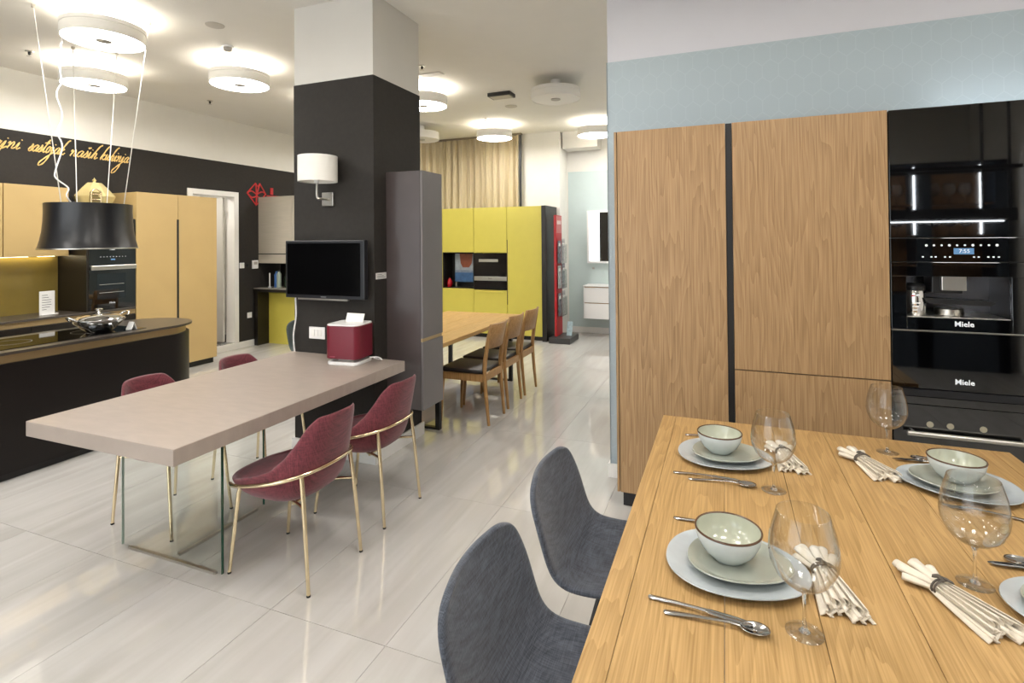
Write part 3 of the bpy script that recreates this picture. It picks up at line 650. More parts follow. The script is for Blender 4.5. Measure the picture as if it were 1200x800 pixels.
# gold lantern on top of the tower
lx, ly, lz = -6.66, 3.925, 1.90
ln = thing('glass_lantern', 'gold faceted lantern with arched window on top of the oven tower', 'lantern', (lx, ly, lz))
def octa(name, prof, m, par, seg=8):
    o = lathe(name, prof, m, par, (lx, ly, 0), seg, 20); return o
octa('body', [(0, lz+.001), (.165, lz+.001), (.17, lz+.17), (.185, lz+.205), (.20, lz+.245), (.16, lz+.235), (0, lz+.235)], LANT, ln)
octa('roof', [(.20, lz+.245), (.20, lz+.255), (.13, lz+.34), (.075, lz+.40), (.07, lz+.405), (0, lz+.405), (0, lz+.25)], LANT, ln)
lathe('finial', [(0, lz+.405), (.02, lz+.405), (.012, lz+.42), (.022, lz+.437), (.006, lz+.455), (0, lz+.47)], LANT, ln, (lx, ly, 0), 12)
ax, ay = lx+.178, ly-.085
arch = [(ax, ay-.05, lz+.17), (ax, ay-.05, lz+.27)] + [(ax, ay+.05*math.sin(R(-90+18*k)), lz+.27+.05*math.cos(R(-90+18*k))) for k in range(1, 11)] + [(ax, ay+.05, lz+.17)]
box('window_pane', (ax-.03, ax-.003), (ay-.05, ay+.05), (lz+.17, lz+.29), mat('lantern_dark', '6e5f35', .3), ln, b=0)
tube('window_frame', arch, .009, BRASS, ln, 8)
tube('window_bar', [(ax, ay-.05, lz+.205), (ax, ay+.05, lz+.205)], .007, BRASS, ln, 8)
tube('window_bar', [(ax, ay-.05, lz+.265), (ax, ay+.05, lz+.265)], .007, BRASS, ln, 8)
# tall gold cabinet
tg = thing('tall_cabinet', 'tall two-door gold cabinet with black grip slot beside the doorway', 'cabinet', (-6.65, 4.75, 0))
box('carcass', (XL+.006, GX-.021), (4.222, 5.292), (.08, 2.218), GOLD, tg, b=.001)
box('plinth', (XL+.006, GX-.06), (4.23, 5.285), (.0005, .08), BLACK, tg, b=0)
box('door', (GX-.02, GX), (4.222, 4.737), (.08, 2.22), GOLD, tg, b=.0015); box('door', (GX-.02, GX), (4.741, 5.292), (.08, 2.22), GOLD, tg, b=.0015)
box('grip_slot', (GX-.004, GX+.0012), (4.722, 4.750), (.45, 1.91), BLACK, tg, b=0)
# card on the worktop
t = thing('info_card', 'upright white printed card on the worktop before the gold splashback', 'card', (-6.60, 3.44, .877))
o_ = box('sheet', (-6.603, -6.597), (3.368, 3.505), (.8775, 1.125), PAPER, t, b=0)
for k, wdt in enumerate((.05, .06, .085, .08, .085, .07, .04)): box('print_line', (-6.597, -6.5962), (3.39, 3.39+wdt), (1.08-.025*k, 1.085-.025*k), INK, o_, b=0)
box('base_foot', (-6.62, -6.58), (3.38, 3.53), (.8775, .8845), WPLAST, t, b=.001)

# gold lettering on the wall (cursive strokes)
lt = thing('wall_lettering', 'gold handwritten lettering on the black wall above the gold cupboards', 'lettering', (XL+.005, 3.7, 2.62))
LETT = {
 't': (.62, [[(.05, .25), (.3, 1.0), (.5, 1.8), (.48, 2.0), (.36, 1.6), (.22, .4), (.32, .02), (.62, .25)], [(-.05, 1.42), (.3, 1.55), (.75, 1.48)]]),
 'a': (.85, [[(.66, .86), (.4, 1.0), (.1, .6), (.1, .12), (.32, .02), (.58, .45), (.7, .95), (.62, .25), (.72, .0), (.92, .25)]]),
 'j': (.60, [[(.02, .3), (.28, 1.0), (.2, .1), (.05, -1.0), (-.25, -1.75), (-.7, -2.0), (-.85, -1.6), (-.4, -.9), (.2, -.2), (.62, .25)], [(.3, 1.36), (.34, 1.46)]]),
 'n': (.90, [[(0, .7), (.16, 1.0), (.2, .6), (.12, 0.0), (.3, .65), (.5, 1.0), (.62, .8), (.55, .2), (.68, 0), (.92, .25)]]),
 'i': (.48, [[(0, .3), (.2, 1.0), (.15, .3), (.24, 0), (.5, .25)], [(.28, 1.36), (.32, 1.46)]]),
 's': (.60, [[(0, .2), (.25, .7), (.36, 1.1), (.42, .75), (.48, .3), (.3, .0), (.06, .1)], [(.3, .0), (.62, .25)]]),
 'o': (.72, [[(.5, .9), (.25, 1.0), (.06, .5), (.2, .02), (.46, .2), (.52, .75), (.4, .98), (.55, .85), (.78, .95)]]),
 'k': (.85, [[(0, .2), (.35, 1.2), (.62, 2.2), (.85, 2.35), (.5, 1.9), (.25, .9), (.1, 0)], [(.14, .3), (.4, .95), (.56, .8), (.26, .5), (.5, .1), (.66, .02), (.9, .3)]]),
 'h': (.85, [[(0, .2), (.35, 1.2), (.62, 2.2), (.85, 2.35), (.5, 1.9), (.25, .9), (.1, 0), (.3, .7), (.5, .98), (.58, .7), (.5, .15), (.62, 0), (.88, .25)]]),
 'u': (.90, [[(0, .6), (.14, 1.0), (.1, .3), (.22, .02), (.46, .4), (.6, 1.0), (.54, .25), (.64, 0), (.92, .25)]])}
LETT['š'] = (.60, LETT['s'][1] + [[(.3, 1.75), (.38, 1.5), (.56, 1.75)]])
def word(s, y0, y1, H=.072):
    tot = sum(LETT[c][0] for c in s); k = (y1-y0)/(tot*1.0); bm = bmesh.new(); x = 0
    for ch in s:
        adv, strokes = LETT[ch]
        for st in strokes:
            pts = [(XL+.008, y0 + (x + px)*k + .030*py*1.0, 2.615 + py*H) for px, py in st]
            pp = smooth_path(pts, 5); n = len(pp)
            add_tube(bm, pp, [.0042 + .0034*abs(math.sin(i*.55)) for i in range(n)], 6)
        x += adv
    return autosmooth(from_bm(bm, 'word', LETTER, lt), 60)
word('tajni', 3.055, 3.335); word('sastojak', 3.41, 3.745); word('naših', 3.80, 4.085); word('kuhinja', 4.12, 4.44)

# red emblem on the wall
em = thing('wall_emblem', 'red outlined diamond emblem on the black wall beside the doorway', 'emblem', (XL+.005, 6.42, 2.2))
def strokes(name, lst, r=.011, n=1):
    bm = bmesh.new()
    for l in lst:
        pts = [(XL+.010, a, b) for a, b in l]; add_tube(bm, smooth_path(pts, n) if n > 1 else pts, r, 6)
    return from_bm(bm, name, REDLINE, em)
strokes('diamond_outline', [[(6.236, 2.385), (6.40, 2.55), (6.44, 2.50), (6.48, 2.55), (6.60, 2.39), (6.41, 2.20), (6.236, 2.385)]])
strokes('inner_line', [[(6.40, 2.55), (6.42, 2.36), (6.41, 2.20)], [(6.48, 2.55), (6.42, 2.36)]])
strokes('inner_petal', [[(6.24, 2.385), (6.32, 2.42), (6.42, 2.36), (6.33, 2.32), (6.24, 2.385)], [(6.60, 2.39), (6.52, 2.42), (6.42, 2.36), (6.52, 2.32), (6.60, 2.39)]], n=5)
strokes('letter_stroke', [[(6.71, 2.39), (6.71, 2.50)], [(6.735, 2.39), (6.735, 2.50)]], .016)
strokes('underline', [[(6.62, 2.365), (7.15, 2.375)]], .008)
for y, z, w_, h_, lab in ((6.137, 1.26, .085, .085, 'small square white light switch between doorway and thermostat'), (6.277, .482, .085, .085, 'small white wall socket low on the black wall by the doorway')):
    t = thing('wall_switch', lab, 'switch', (XL+.005, y, z))
    box('plate', (XL+.0045, XL+.013), (y-w_/2, y+w_/2), (z-h_/2, z+h_/2), WPLAST, t, b=.003)
    box('rocker', (XL+.013, XL+.016), (y-.022, y+.022), (z-.025, z+.025), TRIMW, t)
t = thing('thermostat', 'white wall thermostat with grey display and black knob beside the steel cupboard', 'thermostat', (XL+.005, 6.34, 1.26))
box('housing', (XL+.0045, XL+.03), (6.325, 6.43), (1.20, 1.33), WPLAST, t, b=.004)
box('display', (XL+.03, XL+.032), (6.345, 6.41), (1.265, 1.31), GREYC, t)
box('sensor', (XL+.0045, XL+.02), (6.225, 6.265), (1.235, 1.285), BLACK, t, b=.004)

# ================================================================== STEEL AND LIME BAR BEHIND THE COLUMN
t = thing('wall_cupboard', 'brushed steel upper cupboard beside the column, under the red emblem', 'cupboard', (-6.2, 6.65, 1.28))
box('carcass', (-6.875, -5.55), (6.47, 6.85), (1.30, 2.325), DARK, t, b=0)
for a, b in ((-6.89, -6.20), (-6.197, -5.53)):
    box('door', (a, b), (6.45, 6.469), (1.435, 2.33), SLAM, t, b=.002); box('lower_flap', (a, b), (6.45, 6.469), (1.283, 1.42), SLAM, t, b=.002)
t = thing('breakfast_bar', 'dark bar counter with lime green back panel beside the column', 'counter', (-6.2, 6.6, 0))
box('bar_top', (-6.875, -5.5), (6.34, 6.88), (.868, .90), mat('pale_bar_top', '8d887f', .25), t, b=.002)
box('top_edge', (-6.876, -5.5), (6.336, 6.345), (.84, .885), DARK, t)
box('side_panel', (-6.87, -6.80), (6.35, 6.88), (.0005, .867), DARK, t, b=.001)
box('lime_panel', (-6.799, -5.5), (6.57, 6.59), (.0005, .80), LIME, t, b=.001)
box('top_rail', (-6.799, -5.5), (6.56, 6.59), (.80, .867), mat('dark_lime', '8f8a22', .4), t, b=0)
box('back_panel', (-6.87, -5.5), (6.882, 6.90), (.0005, 2.32), DARK, t, b=0)
def bottle(x, y, h, r, m, label, cap=BLACK):
    b_ = thing('bottle', label, 'bottle', (x, y, .90), 'bottles on the dark bar')
    lathe('body', [(0, .9005), (r, .9005), (r, .90+h*.78), (r*.5, .90+h*.88), (r*.45, .90+h*.93), (0, .90+h*.93)], m, b_, (x, y, 0), 18)
    lathe('cap', [(0, .90+h*.93), (r*.55, .90+h*.93), (r*.55, .90+h), (0, .90+h)], cap, b_, (x, y, 0), 14)
bottle(-6.62, 6.55, .25, .032, BLUEB, 'blue bottle standing on the dark bar', BLUEB); bottle(-6.545, 6.53, .27, .035, GREENB, 'pale grey-green bottle with dark cap on the dark bar')
bottle(-6.46, 6.6, .20, .03, mat('dark_green_glass', '26372a', .15), 'short dark green bottle on the dark bar')
t = thing('leaflet', 'thin upright pale leaflet standing on the dark bar', 'leaflet', (-6.70, 6.5, .90)); box('sheet', (-6.722, -6.70), (6.50, 6.507), (.9005, 1.125), PAPER, t, b=0)
box('foot', (-6.73, -6.69), (6.488, 6.52), (.9003, .905), WPLAST, t, b=.0005)

# ================================================================== SHELL CHAIRS (slate)
def make_shell_chair(fabric, name, legm):
    """front is +x"""
    t = thing(name, 'x', 'chair', (0, 0, 0))
    prof = [(.235, .440, .17), (.225, .462, .205), (.15, .472, .228), (.02, .463, .242), (-.10, .455, .250), (-.185, .465, .254), (-.235, .505, .256), (-.265, .57, .257), (-.285, .64, .256), (-.303, .70, .250), (-.318, .742, .238), (-.328, .776, .205), (-.332, .792, .135)]
    rows = []
    for i, (x, z, hw) in enumerate(prof):
        s = max(0, min(1, (i-4)/3)); row = []
        for k in range(13):
            u = -1 + k/6
            row.append((x + s*.028*u*u, hw*u, z + (1-s)*.035*u*u + (s*.012*u*u if i < 9 else 0)))
        rows.append(row)
    sh = grid_mesh('seat_shell', rows, fabric, t, thick=.022, sub=2)
    box('under_plate', (-.12, .12), (-.10, .10), (.425, .437), legm, t)
    for sx in (-1, 1):
        for sy in (-1, 1): tube('leg', [(sx*.09, sy*.075, .43), (sx*.20, sy*.19, .004)], .009, legm, t, 10)
    return t
s1 = make_shell_chair(SLATE, 'shell_chair', BLACK)
s1.location = (-.315, 1.925, 0); s1['label'] = 'dark slate shell chair at the oak dining table, closest to the oak cupboards'; s1['group'] = 'slate shell chairs at the oak dining table'
dup(s1, (-.315, 1.30, 0), 0, 'dark slate shell chair at the oak dining table, farther from the oak cupboards')
s3 = make_shell_chair(TEAL, 'bar_chair', STEEL); s3.location = (-3.90, 4.50, 0); s3.rotation_euler = (0, 0, R(-8)); s3['label'] = 'teal-grey shell chair standing behind the column, before the lime bar'

# ================================================================== BACK OAK TABLE WITH CHAIRS
bt = thing('oak_table', 'light oak plank table with black frame legs before the lime kitchen', 'table', (-2.7, 4.9, 0))
pl = [-3.18, -2.94, -2.70, -2.46, -2.218]
for a, b in zip(pl, pl[1:]): box('plank', (a+.0008, b-.0008), (3.96, 5.86), (.712, .75), OAKLY, bt, b=.003)
for y in (4.06, 5.74):
    bm = bmesh.new()
    add_box(bm, (-3.10, -2.28), (y-.02, y+.02), (.0005, .02)); add_box(bm, (-3.10, -2.28), (y-.02, y+.02), (.69, .711))
    add_box(bm, (-2.32, -2.28), (y-.02, y+.02), (.02, .69)); add_box(bm, (-3.10, -3.06), (y-.02, y+.02), (.02, .69))
    from_bm(bm, 'frame_leg', BLACK, bt)
def make_oak_chair():
    t = thing('dining_chair', 'x', 'chair', (0, 0, 0), 'oak chairs at the back table')
    bm = bmesh.new()
    add_box(bm, (-.20, .22), (-.215, -.19), (.385, .445)); add_box(bm, (-.20, .22), (.19, .215), (.385, .445)); add_box(bm, (.195, .22), (-.19, .19), (.385, .445)); add_box(bm, (-.215, -.19), (-.19, .19), (.385, .445))
    from_bm(bm, 'seat_frame', OAKC, t)
    o = box('seat_cushion', (-.19, .235), (-.205, .205), (.445, .482), LEATHER, t, b=.014, seg=3); autosmooth(o, 60)
    for s in (-1, 1):
        tube('leg', [(.205, s*.195, .40), (.225, s*.205, .0005)], [.02, .013], OAKC, t, 8)
        tube('leg', smooth_path([(-.235, s*.175, .0005), (-.20, s*.178, .42), (-.215, s*.178, .62), (-.262, s*.172, .86)], 5), [.013 + .008*math.sin(math.pi*i/15) for i in range(16)], OAKC, t, 8)
    rows = []
    for k in range(11):
        u = -1 + k/5; y = .185*u; dx = -.045*(1-u*u)
        rows.append([(-.212+dx, y, .665), (-.232+dx, y, .77), (-.262+dx, y, .882)])
    grid_mesh('backrest', rows, OAKC, t, thick=.018)
    return t
oc = make_oak_chair(); oc.location = (-2.165, 4.465, 0); oc.rotation_euler = (0, 0, math.pi)
oc['label'] = 'oak chair with dark seat pulled to the back table, first beside the tall brown cabinet'
dup(oc, (-2.18, 4.955, 0), math.pi, 'oak chair with dark seat, middle of the row along the back table')
dup(oc, (-2.185, 5.43, 0), math.pi, 'oak chair with dark seat, end of row at back table toward lime kitchen')
dup(oc, (-3.42, 5.55, 0), 0, 'oak chair on the far side of the back table, toward the lime kitchen')
dup(oc, (-3.42, 4.75, 0), 0, 'oak chair on the far side of the back table, hidden by the brown cabinet')

# ================================================================== LIME KITCHEN
YK = 8.13
lk = [('tower', -5.10, -4.505), ('niche', -4.50, -3.912), ('oven', -3.907, -3.312), ('tall', -3.307, -2.703)]
for kind, a, b in lk:
    t = thing('lime_kitchen_unit', {'tower': 'tall plain lime cabinet behind the brown cabinet', 'niche': 'lime cabinet with dark open niche at mid height', 'oven': 'lime cabinet with a black built-in oven at mid height', 'tall': 'tall single-door lime cabinet beside the red brochure stand'}[kind], 'cabinet', ((a+b)/2, 8.4, 0), 'lime kitchen units')
    box('plinth', (a, b), (YK+.05, 8.50), (.0005, .07), DARK, t, b=0)
    if kind in ('tower', 'tall'):
        box('carcass', (a, b), (YK+.021, 8.50), (.07, 2.155), LIME, t, b=0); box('door', (a+.001, b-.001), (YK, YK+.02), (.07, 2.157), LIME, t, b=.0015)
        if kind == 'tall': box('grip_slot', (a-.004, a+.008), (YK-.0012, YK+.004), (.56, 1.62), DARK, t, b=0)
    else:
        z0, z1 = (.815, 1.405) if kind == 'niche' else (.80, 1.395)
        box('lower_carcass', (a, b), (YK+.021, 8.50), (.07, z0-.012), LIME, t, b=0); box('upper_carcass', (a, b), (YK+.021, 8.50), (z1+.012, 2.155), LIME, t, b=0)
        box('door', (a+.001, b-.001), (YK, YK+.02), (.07, z0-.01), LIME, t, b=.0015); box('door', (a+.001, b-.001), (YK, YK+.02), (z1+.01, 2.157), LIME, t, b=.0015)
        if kind == 'niche':
            boxes('niche_lining', [((a, b), (YK+.005, 8.50), (z0-.012, z0)), ((a, b), (YK+.005, 8.50), (z1, z1+.012)), ((a, a+.015), (YK+.005, 8.50), (z0, z1)), ((b-.015, b), (YK+.005, 8.50), (z0, z1)), ((a+.015, b-.015), (8.45, 8.50), (z0, z1))], DARK, t)
        else:
            box('grip_bar', (a+.04, b-.06), (YK-.014, YK), (z1+.03, z1+.042), LIME, t); box('grip_bar', (a+.04, b-.06), (YK-.014, YK), (z0-.05, z0-.038), LIME, t)
            of = box('oven_front', (a+.004, b-.004), (YK-.004, 8.48), (z0, z1), mat('dark_oven_glass', '17110e', .12), t, b=.002)
            box('handle', (a+.10, b-.15), (YK-.03, YK-.012), (1.255, 1.30), STEEL, t, b=.004)
            for xx in (a+.13, b-.18): box('handle_post', (xx-.008, xx+.008), (YK-.013, YK-.003), (1.265, 1.29), STEEL, t)
            box('control_strip', (a+.004, b-.004), (YK-.007, YK-.003), (.945, 1.015), STEEL, of)
            text('brand_print', 'Miele', .03, ((a+b)/2, YK-.0075, .98), (R(90), 0, 0), INK, of)
tag(box('end_panel', (-2.70, -2.625), (8.09, 8.69), (.0005, 2.16), DARK, None, b=.0015), 'tall dark end panel closing the lime kitchen beside the brochure stand', 'panel')
# picture and jar in the niche
t = thing('picture_board', 'poster with a rust-brown shape over blue water in the dark niche', 'poster', (-4.15, 8.36, .815))
box('board', (-4.37, -3.94), (8.34, 8.35), (.90, 1.385), POSTG, t, b=0)
box('blue_field', (-4.37, -3.94), (8.335, 8.34), (.90, 1.06), POSTB, t, b=0); box('sky_band', (-4.37, -3.94), (8.336, 8.34), (1.06, 1.10), mat('poster_pale', '7c8797', .4, var=.3, scale=20), t, b=0)
prism('rust_shape', [(-4.28, 1.385), (-4.03, 1.385), (-4.05, 1.22), (-4.10, 1.15), (-4.22, 1.15), (-4.26, 1.22)], 1, 8.333, 8.34, POSTR, t)
for x in (-4.34, -3.97): box('stand_foot', (x-.012, x+.012), (8.31, 8.36), (.8155, .90), STEEL, t)
t = thing('red_jar', 'small glossy red jar in the dark niche beside the poster', 'jar', (-4.44, 8.25, .815))
lathe('body', [(0, .8155), (.03, .8155), (.045, .85), (.045, .90), (.03, .94), (0, .94)], mat('red_glaze', 'b0101c', .15), t, (-4.43, 8.25, 0), 22)
lathe('lid', [(0, .94), (.028, .94), (.024, .955), (.008, .965), (.01, .975), (0, .98)], mat('red_glaze', 'b0101c', .15), t, (-4.43, 8.25, 0), 18)

# curtain
t = thing('curtain', 'long pleated beige curtain hanging behind the lime kitchen', 'curtain', (-5.0, 8.6, .05))
rows = []; n = 760; x0, x1 = -6.86, -3.255
for z, amp in ((.06, 1.0), (1.2, 1.0), (2.4, 1.0), (3.0, .9), (3.32, .8), (3.415, .6)):
    row = []
    for i in range(n+1):
        s = i/n; ph = s*2*math.pi*27 + 1.3*math.sin(s*31) + .5*math.sin(z*1.1+s*20)
        row.append((x0 + (x1-x0)*s + .012*math.sin(ph*.5+z), 8.605 + amp*(.036*math.sin(ph) + .016*math.sin(2.1*ph+s*9)), z))
    rows.append(row)
grid_mesh('cloth', rows, CURT, t)
box('rail', (-6.88, -3.21), (8.56, 8.64), (3.418, ZC-.002), mat('dark_rail', '7d705c', .5), t)
box('edge_strip', (-3.25, -3.215), (8.575, 8.60), (.06, 3.41), BLACK, t, b=0)

# brochure stand
bs = thing('brochure_stand', 'red panel stand with clear pockets on a dark square base', 'stand', (-2.39, 8.27, 0))
box('base', (-2.565, -2.225), (8.0, 8.53), (.0005, .088), mat('dark_grey_base', '3c3b3a', .4), bs, b=.003)
pa = box('panel', (-2.51, -2.472), (8.14, 8.46), (.088, 2.005), REDP, bs, b=.003)
box('header', (-2.472, -2.470), (8.15, 8.45), (1.72, 1.99), mat('pink_header', 'c06a68', .35), pa, b=0)
for k in range(5): box('header_letter', (-2.470, -2.4685), (8.19+.045*k, 8.215+.045*k), (1.86, 1.92), TRIMW, pa, b=0)
for i, z in enumerate((1.24, .84, .40)):
    pk = boxes('pocket', [((-2.40, -2.396), (8.15, 8.47), (z, z+.30)), ((-2.472, -2.396), (8.15, 8.47), (z-.004, z)), ((-2.472, -2.396), (8.466, 8.47), (z, z+.28))], ACRYL, bs)
    for k in range(2):
        y = 8.165+.155*k; tilt = .01*k
        b_ = tag(box('brochure', (-2.455+.02*k, -2.445+.02*k), (y, y+.14), (z+.002, z+.36+.03*k), BROC1 if (i+k) % 2 == 0 else BROC2, None, b=0), 'dark printed brochure in the %s pocket of the red stand, %s one' % (('top', 'middle', 'bottom')[i], ('first', 'second')[k]), 'brochure', 'brochures in the stand')
        box('cover_title', (-2.445+.02*k, -2.4445+.02*k), (y+.02, y+.12), (z+.27, z+.32), PAPER, b_, b=0)
t = thing('leaflet', 'single folded leaflet leaning on the brochure stand base', 'leaflet', (-2.33, 8.33, .088))
prism('sheet', [(8.28, .0885), (8.285, .0885), (8.36, .30), (8.352, .30)], 0, -2.36, -2.27, mat('leaflet_blue', '9fb6bd', .4, var=.3, scale=30), t)

# mirror, vanity
t = thing('wall_mirror', 'square mirror in a white frame on the pale blue wall', 'mirror', (-1.86, 9.13, 1.2))
boxes('frame', [((-2.205, -2.17), (9.09, 9.142), (1.205, 2.11)), ((-1.50, -1.465), (9.09, 9.142), (1.205, 2.11)), ((-2.17, -1.50), (9.09, 9.142), (1.205, 1.24)), ((-2.17, -1.50), (9.09, 9.142), (2.075, 2.11))], WPLAST, t)
box('mirror_glass', (-2.17, -1.50), (9.10, 9.14), (1.24, 2.075), MIRROR, t, b=0)
box('wall_plate', (-2.13, -2.09), (9.135, 9.143), (1.10, 1.13), GREYC, t)
t = thing('bathroom_vanity', 'white wall-hung washstand with two drawers under the mirror', 'vanity', (-1.8, 8.95, .3))
box('carcass', (-2.18, -1.40), (8.77, 9.145), (.302, .83), OAKX, t, b=0)
box('drawer', (-2.19, -1.395), (8.75, 8.769), (.302, .552), WPLAST, t, b=.002); box('drawer', (-2.19, -1.395), (8.75, 8.769), (.566, .815), WPLAST, t, b=.002)
box('side_panel', (-2.195, -2.181), (8.75, 9.145), (.302, .83), WPLAST, t)
box('basin_top', (-2.20, -1.39), (8.74, 9.145), (.83, .85), WPLAST, t, b=.004)
tube('tap', smooth_path([(-1.80, 9.08, .85), (-1.80, 9.08, .99), (-1.80, 9.03, 1.02), (-1.80, 8.95, 1.0)], 5), .013, CHROME, t, 10)

# ================================================================== OAK CUPBOARD WALL
YO = 3.25
t = thing('tall_cabinet', 'tall oak cupboard with one full-height door at the partition end', 'cabinet', (-.29, 3.45, 0))
box('side_panel', (-.617, -.602), (YO, 3.66), (.10, 2.266), OAKZ, t, b=.001)
box('carcass', (-.599, .010), (YO+.022, 3.66), (.10, 2.26), DARK, t, b=0)
box('door', (-.598, .010), (YO, YO+.021), (.10, 2.266), OAKZ, t, b=.0015)
box('plinth', (-.59, .010), (YO+.05, 3.66), (.0005, .10), BLACK, t, b=0)
tag(box('grip_channel', (.0115, .0435), (YO+.014, 3.66), (.0005, 2.266), BLACK, None, b=0), 'black vertical grip channel between the two oak cupboards', 'channel')
t = thing('tall_cabinet', 'wide oak cupboard with separate lower door beside the black appliances', 'cabinet', (.41, 3.45, 0))
box('carcass', (.045, .782), (YO+.022, 3.66), (.10, 2.26), DARK, t, b=0)
box('door', (.0455, .780), (YO, YO+.021), (.888, 2.266), OAKZ, t, b=.0015); box('door', (.0455, .780), (YO, YO+.021), (.10, .882), OAKZ, t, b=.0015)
box('plinth', (.045, .782), (YO+.05, 3.66), (.0005, .10), BLACK, t, b=0)
AX0, AX1 = .784, 1.386
def appl(name, label, z0, z1):
    return thing(name, label, 'appliance', ((AX0+AX1)/2, 3.45, z0), 'black appliances in the oak wall')
t = appl('appliance_panel', 'plain black glass front above the coffee machine', 1.613, 2.262)
box('glass_front', (AX0+.001, AX1-.001), (YO-.004, YO+.02), (1.613, 2.262), BGLASS, t, b=.001); box('housing', (AX0+.002, AX1-.002), (YO+.021, 3.66), (1.613, 2.26), BLACK, t, b=0)
t = appl('coffee_machine', 'black built-in coffee machine with open niche and touch controls', 1.15, 1.61)
nx0, nx1, nz0, nz1 = .850, 1.268, 1.215, 1.42
box('control_panel', (AX0+.001, AX1-.001), (YO-.004, YO+.02), (1.493, 1.61), BGLASS, t, b=.001)
box('upper_front', (AX0+.001, AX1-.001), (YO-.004, YO+.02), (nz1, 1.49), BGLASS, t, b=.001)
box('side_front', (AX0+.001, nx0), (YO-.004, YO+.02), (1.152, nz1), BGLASS, t, b=.001); box('side_front', (nx1, AX1-.001), (YO-.004, YO+.02), (1.152, nz1), BGLASS, t, b=.001)
lf = box('lower_front', (nx0, nx1), (YO-.004, YO+.02), (1.152, nz0), BGLASS, t, b=.001)
boxes('housing', [((AX0+.002, AX1-.002), (3.50, 3.66), (1.152, 1.61)), ((AX0+.002, nx0), (YO+.021, 3.50), (1.152, 1.61)), ((nx1, AX1-.002), (YO+.021, 3.50), (1.152, 1.61)), ((nx0, nx1), (YO+.021, 3.50), (nz1, 1.61)), ((nx0, nx1), (YO+.021, 3.50), (1.152, nz0-.006))], BLACK, t)
box('drip_tray', (nx0+.004, nx1-.004), (YO+.002, 3.49), (nz0-.005, nz0+.004), STEEL, t)
box('niche_back', (nx0, nx1), (3.485, 3.50), (nz0, nz1), mat('niche_steel', '8a8a90', .25, .9), t, b=0)
box('spout_block', (.965, 1.09), (YO+.03, 3.40), (1.335, nz1), BLACK, t, b=.004)
box('spout_cover', (1.0, 1.10), (YO+.012, YO+.06), (1.35, 1.435), STEEL, t, b=.003)
prism('spout_arm', [(.93, 1.31), (1.20, 1.30), (1.22, 1.29), (1.20, 1.275), (.95, 1.285)], 1, YO+.03, YO+.10, BLACK, t)
lathe('cup_plate', [(0, nz0+.005), (.06, nz0+.005), (.06, nz0+.035), (.055, nz0+.04), (0, nz0+.04)], STEEL, t, (1.06, YO+.12, 0), 28)
text('brand_print', 'Miele', .036, (1.082, YO-.0048, 1.188), (R(90), 0, 0), GLYPH, t, bold=.0006)
box('display', (1.045, 1.125), (YO-.0052, YO-.0042), (1.53, 1.560), SCREENB, t, b=0)
text('clock_print', '7:55', .026, (1.087, YO-.0062, 1.545), (R(90), 0, 0), GLYPH, t)
for k in range(10): lathe('touch_symbol', [(0, -.0005), (.0048 if k % 3 else .006, -.0005), (.0048 if k % 3 else .006, .0005), (0, .0005)], GLYPH, t, (.935+.031*k, YO-.0046, 1.574), 10, axis='y')
for k, x in enumerate((.92, .955, .972, 1.01, 1.03, 1.125, 1.143, 1.18, 1.2, 1.22)): box('touch_symbol', (x-.004, x+.004), (YO-.0052, YO-.0042), (1.514, 1.520), GLYPH, t, b=0)
box('trim_line', (AX0+.001, AX1-.001), (YO-.007, YO+.01), (1.146, 1.1515), STEEL, t, b=0)
j = thing('milk_container', 'small chrome and glass milk container with black lid in the coffee machine niche', 'container', (.905, 3.33, nz0+.004))
lathe('body', [(0, nz0+.0045), (.043, nz0+.0045), (.046, nz0+.01), (.046, nz0+.125), (.044, nz0+.13), (0, nz0+.13)], CHROME, j, (.905, 3.325, 0), 32)
lathe('lid', [(0, nz0+.13), (.046, nz0+.13), (.046, nz0+.15), (.035, nz0+.163), (0, nz0+.165)], BLACK, j, (.905, 3.325, 0), 32)
box('print_mark', (.878, .892), (3.276, 3.2785), (nz0+.10, nz0+.108), REDP, j, b=0)
for k in range(3): box('print_mark', (.882, .915-.006*k), (3.2755, 3.2785), (nz0+.065-.018*k, nz0+.071-.018*k), WPLAST, j, b=0)
t = appl('warming_drawer', 'plain black drawer front under the coffee machine', .86, 1.145)
box('front', (AX0+.001, AX1-.001), (YO-.004, YO+.02), (.862, 1.144), BGLASS, t, b=.0015); box('housing', (AX0+.002, AX1-.002), (YO+.021, 3.66), (.862, 1.144), BLACK, t, b=0)
text('brand_print', 'Miele', .036, (1.080, YO-.0048, .905), (R(90), 0, 0), GLYPH, t, bold=.0006)
t = appl('oven', 'black built-in oven at the bottom of the appliance column', .18, .857)
box('top_bar', (AX0+.001, AX1-.001), (YO-.004, YO+.02), (.822, .857), mat('dark_bar', '1d1d20', .2), t, b=.001)
box('control_bar', (AX0+.001, AX1-.001), (YO-.004, YO+.02), (.782, .819), BGLASS, t, b=.001)
of = box('oven_door', (AX0+.001, AX1-.001), (YO-.004, YO+.02), (.18, .779), BGLASS, t, b=.001)
box('housing', (AX0+.002, AX1-.002), (YO+.021, 3.66), (.10, .857), BLACK, t, b=0)
tube('handle', [(AX0+.05, YO-.045, .646), (AX1-.05, YO-.045, .646)], .012, STEEL, t, 12)
for x in (AX0+.08, AX1-.08): tube('handle_post', [(x, YO-.045, .646), (x, YO-.004, .646)], .008, STEEL, t, 8)
for x in (.938, 1.02, 1.15): lathe('knob', [(0, -.012), (.013, -.012), (.015, 0), (0, 0)], mat('knob_beige', 'a39c88', .4), t, (x, YO-.0045, .686), 20, axis='y')
box('plinth', (AX0, AX1), (YO+.05, 3.66), (.0005, .10), BLACK, t, b=0); box('lower_front', (AX0+.001, AX1-.001), (YO-.002, YO+.02), (.10, .177), BLACK, t)
